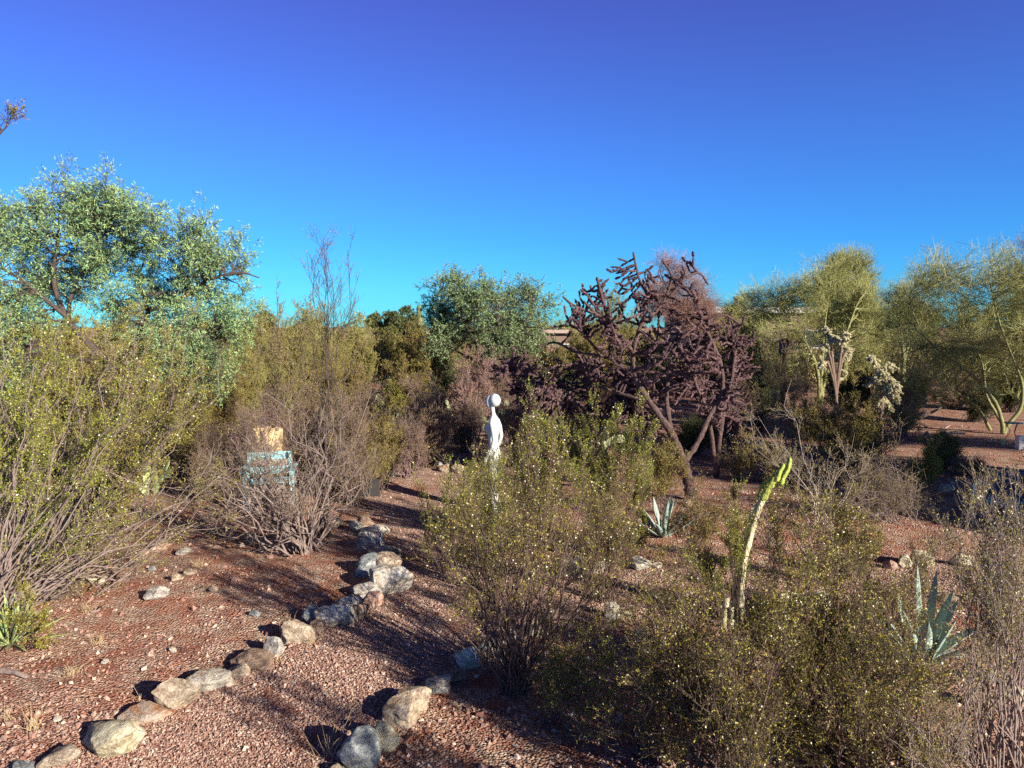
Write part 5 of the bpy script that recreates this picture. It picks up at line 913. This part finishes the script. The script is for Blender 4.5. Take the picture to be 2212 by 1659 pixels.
tree('palo_verde', 'rounded yellow green palo verde left of the larger one, behind the hanging cacti', 'palo verde', b,
    lobes_px([(1650, 655, 26), (1690, 640, 26), (1740, 630, 28), (1790, 615, 28), (1840, 635, 28), (1880, 660, 26), (1640, 690, 24), (1690, 680, 34), (1750, 670, 38), (1810, 670, 38), (1870, 680, 30), (1720, 730, 30), (1790, 740, 34), (1660, 740, 24), (1860, 740, 30), (1820, 560, 20, .6), (1760, 565, 16, .6), (1640, 780, 30, .6), (1700, 790, 34, .7), (1880, 780, 30, .7), (1940, 740, 30, .7)], Yq, 1.4),
    [([b, Q_(1765, 800), Q_(1740, 740), Q_(1700, 680), Q_(1670, 640)], 0.08, 0.012), ([b, Q_(1775, 800), Q_(1780, 720), Q_(1790, 640)], 0.08, 0.012), ([b, Q_(1785, 810), Q_(1820, 740), Q_(1850, 660), Q_(1870, 630)], 0.08, 0.012)],
    53, 'palo', 'bark_palo', nb=170, m1=7, l1=(0.5, 1.5), m2=8, l2=(0.3, 0.8), nl=3, ls=0.04, asp=0.4, wig=0.04, up=0.25, twig_r=0.0042, twig_in_crown=True, br=0.038)
Yr = 33.0
for (px, tp, hw, lf, bk_, sd_, lb, ar) in [(1820, 548, 50, 'palo', 'bark_palo', 54, 'pale thin topped tree rising behind the rounded palo verde', 4), (1800, 572, 36, 'dark_leaf', 'bark_dark', 55, 'small dark leafy tree top within the palo verdes', 8), (1430, 545, 55, 'pinktwig', 'bark_grey', 56, 'leafless weeping tree behind the top of the cholla', 2), (1500, 600, 45, 'pinktwig', 'bark_grey', 57, 'smaller leafless drooping tree behind the right of the cholla', 2),
                                           (1945, 620, 60, 'palo', 'bark_palo', 58, 'grey green palo verde between the two nearer ones', 4), (1600, 655, 26, 'palo', 'bark_palo', 59, 'thin grey green tree in front of the roof vent', 3), (2215, 500, 40, 'pinktwig', 'bark_dark', 60, 'dark bare twigged tree at the right edge against the sky', 2)]:
    b = gy(px, Yr); H = W(px, tp, Yr)[2]; r = msz(hw, Yr); rr = np.random.default_rng(sd_)
    lob = [(b[0] + rr.uniform(-1, 1) * r * 0.8, Yr + rr.uniform(-1, 1) * r * 0.6, H * rr.uniform(0.55, 0.9), r * 0.38, 1) for _ in range(9)] + [(b[0], Yr, H * 0.93, r * 0.3, 1)]
    limbs = [([b, b + np.array([0.05, 0, H * 0.3]), b + np.array([rr.uniform(-1, 1) * r * 0.4, 0, H * 0.6]), b + np.array([rr.uniform(-1, 1) * r * 0.7, rr.uniform(-1, 1) * r * 0.4, H * 0.85])], 0.10, 0.02) for _ in range(4)]
    weep = lf == 'pinktwig'
    tree('dark_tree' if lf == 'dark_leaf' else ('bare_tree' if weep else 'palo_verde'), lb, 'tree', b, lob, limbs, sd_, lf, bk_, nb=110, m1=7, l1=(0.5, 1.3), m2=7, l2=(0.3, 0.9), nl=ar if not weep else 1, ls=0.045, asp=0.35, wig=0.035, up=-0.15 if weep else 0.3, twig_r=0.0034 if weep else 0.0045, twig_in_crown=True, br=0.03)
for (px, tp, hw, Y, sd_, lb) in [(815, 686, 9, 85, 61, 'smallest dark far tree on the skyline'), (845, 678, 17, 85, 62, 'dark rounded far tree on the skyline'), (880, 667, 20, 82, 63, 'dark pine shaped far tree left of the saguaro'), (578, 680, 18, 80, 64, 'small dark far tree just right of the acacia'), (865, 690, 25, 75, 65, 'low dark far tree below the skyline pines')]:
    b = gy(px, Y); H = W(px, tp, Y)[2]; r = msz(hw, Y); rr = np.random.default_rng(sd_); lob = [(b[0] + rr.uniform(-1, 1) * r * 0.7, Y + rr.uniform(-1, 1) * r, H * rr.uniform(0.55, 0.9), r * 0.45, 1) for _ in range(7)] + [(b[0], Y, H * 0.92, r * 0.3, 1)]
    tree('far_tree', lb, 'tree', b, lob, [([b, b + np.array([0, 0, H * 0.5]), b + np.array([0.1, 0, H * 0.85])], 0.2, 0.05)], sd_, 'dark_leaf', 'bark_dark', nb=60, m1=6, l1=(0.5, 1.2), m2=5, l2=(0.3, 0.6), nl=8, ls=0.22, asp=0.5, twig_r=0.01, br=0.05)
for i, (px, Y, H, lb) in enumerate([(300, 70, 3.3, 'left'), (60, 60, 3.4, 'edge'), (1000, 75, 3.4, 'mid'), (1260, 70, 3.8, 'r'), (720, 60, 3.6, 'a'), (1180, 60, 3.4, 'b'), (2100, 60, 5, 'c'), (1960, 55, 4.5, 'd'), (470, 60, 3.5, 'e')]):
    b = gy(px, Y); rr = np.random.default_rng(900 + i); r = 3.0; lob = [(b[0] + rr.uniform(-1, 1) * r * 1.2, Y + rr.uniform(-1, 1), H * rr.uniform(0.45, 0.85), r * 0.35, 1) for _ in range(9)]
    names = ['pale far desert tree behind the acacia trunk', 'pale far desert tree at the left edge', 'far desert tree behind the middle acacia', 'far desert tree between middle acacia and cholla', 'far desert tree behind the yellow green hedge', 'far desert tree right behind the middle acacia', 'far desert tree behind the right palo verde', 'far desert tree between the palo verdes', 'far desert tree right of the acacia trunk']
    tree('far_tree', names[i], 'tree', b, lob, [([b, b + np.array([0, 0, H * 0.4]), b + np.array([0.3, 0, H * 0.7])], 0.15, 0.04)], 900 + i, 'palo', 'bark_palo', nb=70, m1=6, l1=(0.5, 1.2), m2=5, l2=(0.3, 0.6), nl=6, ls=0.12, asp=0.5, twig_r=0.01, twig_in_crown=True, br=0.05)
# overhanging spray at the upper left; its bush stands outside the frame
b = np.array([-5.2, 4.9, 0.0]); tree('creosote_tree', 'leafy twig of an overhanging tall creosote entering at the upper left edge', 'creosote shrub', b, lobes_px([(38, 245, 16), (5, 250, 18), (-60, 250, 40), (-160, 330, 60)], 5.0, 0.08),
    [([b, b + np.array([0.3, 0, 1.6]), W(-220, 420, 5.0), W(-60, 320, 5.0), W(-10, 295, 5.0), W(20, 268, 5.0)], 0.03, 0.004)], 66, 'creo_d', 'bark_dark', nb=60, m1=6, l1=(0.06, 0.16), m2=4, l2=(0.03, 0.07), nl=6, ls=0.013, asp=0.5, twig_r=0.001, br=0.003, kb=0.75)
# unseen palo verdes added off the right edge to throw shade on cholla and soil
for k_, (ox, oy, hh) in enumerate([(12.6, 11.2, 1.0), (17.0, 14.0, 1.25), (13.5, 7.4, 0.9)]):
    b = np.array([ox, oy, 0.0]); tree('palo_verde', ['palo verde outside the picture at right, shading the blue bench', 'taller palo verde farther right outside the picture, shading the far soil', 'smallest palo verde outside the right edge, nearest the viewer'][k_], 'palo verde', b, [(ox + dx, oy + dy, z * hh, 1.1, 1) for dx, dy, z in [(-1, 0, 3.2), (0, 0, 4.4), (1, 0.5, 3.6), (0, -1.2, 3.4), (0.3, 1.4, 3.2), (-1.2, 1, 2.4), (1.4, -0.6, 2.2)]],
        [([b, b + np.array([0.2, 0, 1.2]), b + np.array([-0.8, 0.2, 3.0 * hh])], 0.12, 0.03), ([b, b + np.array([0.3, 0, 1.2]), b + np.array([0.9, 0.2, 3.4 * hh])], 0.12, 0.03)], 67 + 10 * k_, 'palo', 'bark_palo', group='palo verdes outside the frame', nb=260, m1=8, l1=(0.5, 1.2), m2=8, l2=(0.3, 0.7), nl=5, ls=0.05, wig=0.03, up=0.3, twig_r=0.005, twig_in_crown=True, br=0.03)

# ------------------------------------------------------------------ chollas
Yc = 12.4; b = gy(1497, Yc); C_ = lambda x, y, dy=0: W(x, y, Yc + dy)
cholla('tree_cholla', 'large purple brown branching cholla cactus right of centre', b,
    [([b, C_(1485, 1030), C_(1478, 1000)], 0.10, 0.075), ([C_(1478, 1000), C_(1450, 935, -.1), C_(1405, 870, -.1), C_(1375, 820, -.1), C_(1368, 760), C_(1385, 700), C_(1402, 640), C_(1400, 590)], 0.065, 0.02), ([C_(1478, 1000), C_(1510, 950, .1), C_(1532, 900, .2), C_(1560, 850, .3), C_(1555, 780, .3), C_(1520, 700, .2), C_(1500, 640, .2)], 0.055, 0.02),
     ([C_(1368, 760), C_(1330, 720, -.2), C_(1290, 680, -.3), C_(1260, 650, -.3)], 0.035, 0.02), ([C_(1370, 790), C_(1300, 770, .2), C_(1240, 760, .4)], 0.03, 0.02), ([C_(1385, 700), C_(1430, 660, .2), C_(1480, 600, .2)], 0.035, 0.02), ([C_(1450, 935), C_(1440, 860, .4), C_(1450, 780, .4), C_(1470, 700, .4)], 0.045, 0.02),
     ([C_(1405, 870), C_(1340, 850, .3), C_(1280, 830, .4)], 0.035, 0.02), ([C_(1320, 715), C_(1300, 640, -.2), C_(1290, 600, -.2)], 0.028, 0.02), ([C_(1290, 680, -.3), C_(1240, 660, -.4), C_(1215, 640, -.4)], 0.024, 0.018), ([C_(1400, 640), C_(1380, 600, .2), C_(1368, 545, .3)], 0.024, 0.018), ([C_(1430, 660, .2), C_(1450, 600, .1), C_(1430, 560)], 0.024, 0.018), ([C_(1480, 600, .2), C_(1510, 590, .3), C_(1530, 615, .3)], 0.022, 0.018), ([C_(1520, 700, .2), C_(1560, 680, .2), C_(1600, 700, .2)], 0.024, 0.018), ([C_(1240, 760, .4), C_(1200, 740, .4), C_(1160, 750, .4)], 0.024, 0.018), ([C_(1300, 770, .2), C_(1260, 720, .1), C_(1230, 700)], 0.024, 0.018)],
    lobes_px([(1270, 660, 40, 1.2), (1300, 700, 44, 1.2), (1240, 700, 30), (1330, 760, 44), (1330, 600, 30, .6), (1460, 560, 26, .5), (1370, 548, 20, .6), (1430, 580, 24), (1300, 610, 26), (1250, 640, 24), (1340, 640, 40), (1400, 640, 36), (1470, 620, 36), (1500, 650, 30), (1260, 700, 34), (1330, 710, 44), (1410, 710, 50), (1480, 710, 44), (1540, 690, 24), (1500, 780, 44), (1420, 790, 44), (1560, 790, 34), (1350, 790, 34), (1580, 720, 20), (1590, 850, 28), (1520, 620, 12, .4), (1440, 850, 40)], Yc, 0.6),
    70, nb=230, jl=(0.14, 0.24), jr=0.0185, side=1)
Yd_ = 14.2; b = gy(1290, Yd_)
cholla('cholla', 'low dark cholla thicket spreading left from under the large cholla', b, [([b, W(1280, 930, Yd_), W(1240, 870, Yd_), W(1180, 830, Yd_)], 0.06, 0.02), ([b, W(1300, 920, Yd_), W(1330, 850, Yd_), W(1350, 800, Yd_)], 0.05, 0.02), ([b, W(1290, 920, Yd_), W(1280, 850, Yd_), W(1260, 790, Yd_)], 0.05, 0.02)],
    lobes_px([(1130, 800, 30), (1170, 900, 34), (1420, 900, 40), (1400, 840, 44), (1180, 850, 34), (1230, 820, 40), (1290, 800, 40), (1350, 820, 44), (1140, 870, 28), (1210, 890, 34), (1290, 880, 44), (1370, 890, 40), (1260, 770, 26), (1200, 780, 20)], Yd_, 0.6), 71, nb=420, jl=(0.14, 0.24), jr=0.019, side=1, lift=0.0, droop=0.08)
Ye = 14.6; b = gy(1550, Ye)
cholla('cholla', 'shaded cholla thicket behind the right of the large cholla', b, [([b, W(1560, 900, Ye), W(1580, 820, Ye), W(1590, 740, Ye)], 0.06, 0.02), ([b, W(1530, 900, Ye), W(1500, 820, Ye), W(1490, 740, Ye)], 0.05, 0.02)],
    lobes_px([(1600, 900, 34), (1540, 900, 34), (1500, 760, 40), (1560, 730, 40), (1600, 790, 34), (1530, 830, 44), (1590, 860, 30), (1460, 840, 36), (1580, 690, 20), (1620, 740, 20)], Ye, 0.6), 72, nb=290, jl=(0.14, 0.24), jr=0.018, side=1, lift=0.15)
b = gy(1118, 16.0); cholla('cholla', 'small branching cholla skeleton left of the low cholla', b, [([b, W(1118, 850, 16), W(1110, 810, 16), W(1090, 780, 16)], 0.04, 0.02)], lobes_px([(1100, 790, 24), (1140, 780, 24), (1070, 810, 20), (1120, 840, 24)], 16, 0.5), 73, side=1, nb=80, jr=0.019)
for (px, Y, lob, sd_, lb) in [(1806, 19.0, [(1785, 712, 15), (1780, 745, 17), (1775, 780, 12, .5), (1828, 718, 12), (1832, 755, 17), (1810, 760, 18), (1830, 800, 10, .4)], 74, 'pale yellow chain fruit cholla, taller of the two with hanging clusters'),
                              (1905, 18.0, [(1880, 770, 18), (1925, 790, 20), (1900, 800, 22), (1935, 830, 20), (1880, 830, 20), (1930, 870, 18), (1890, 880, 16)], 75, 'pale fuzzy chain fruit cholla, wider and lower, right of the taller one')]:
    b = gy(px, Y); top = min(l[1] for l in lob); t0 = [(l[0], l[1]) for l in lob[:5]]
    cholla('chain_fruit_cholla', lb, b, [([b, W(px, 860, Y), W((px + a) / 2, (800 + c) / 2, Y), W(a, c, Y)], 0.045, 0.02) for a, c in t0], lobes_px(lob, Y, 0.35), sd_, nb=190, jl=(0.05, 0.09), jr=0.021, m='cholla_pale', bark='bark_brown', steps=6, side=2, droop=0.28, lift=0.0, cat='hanging cholla cactus')
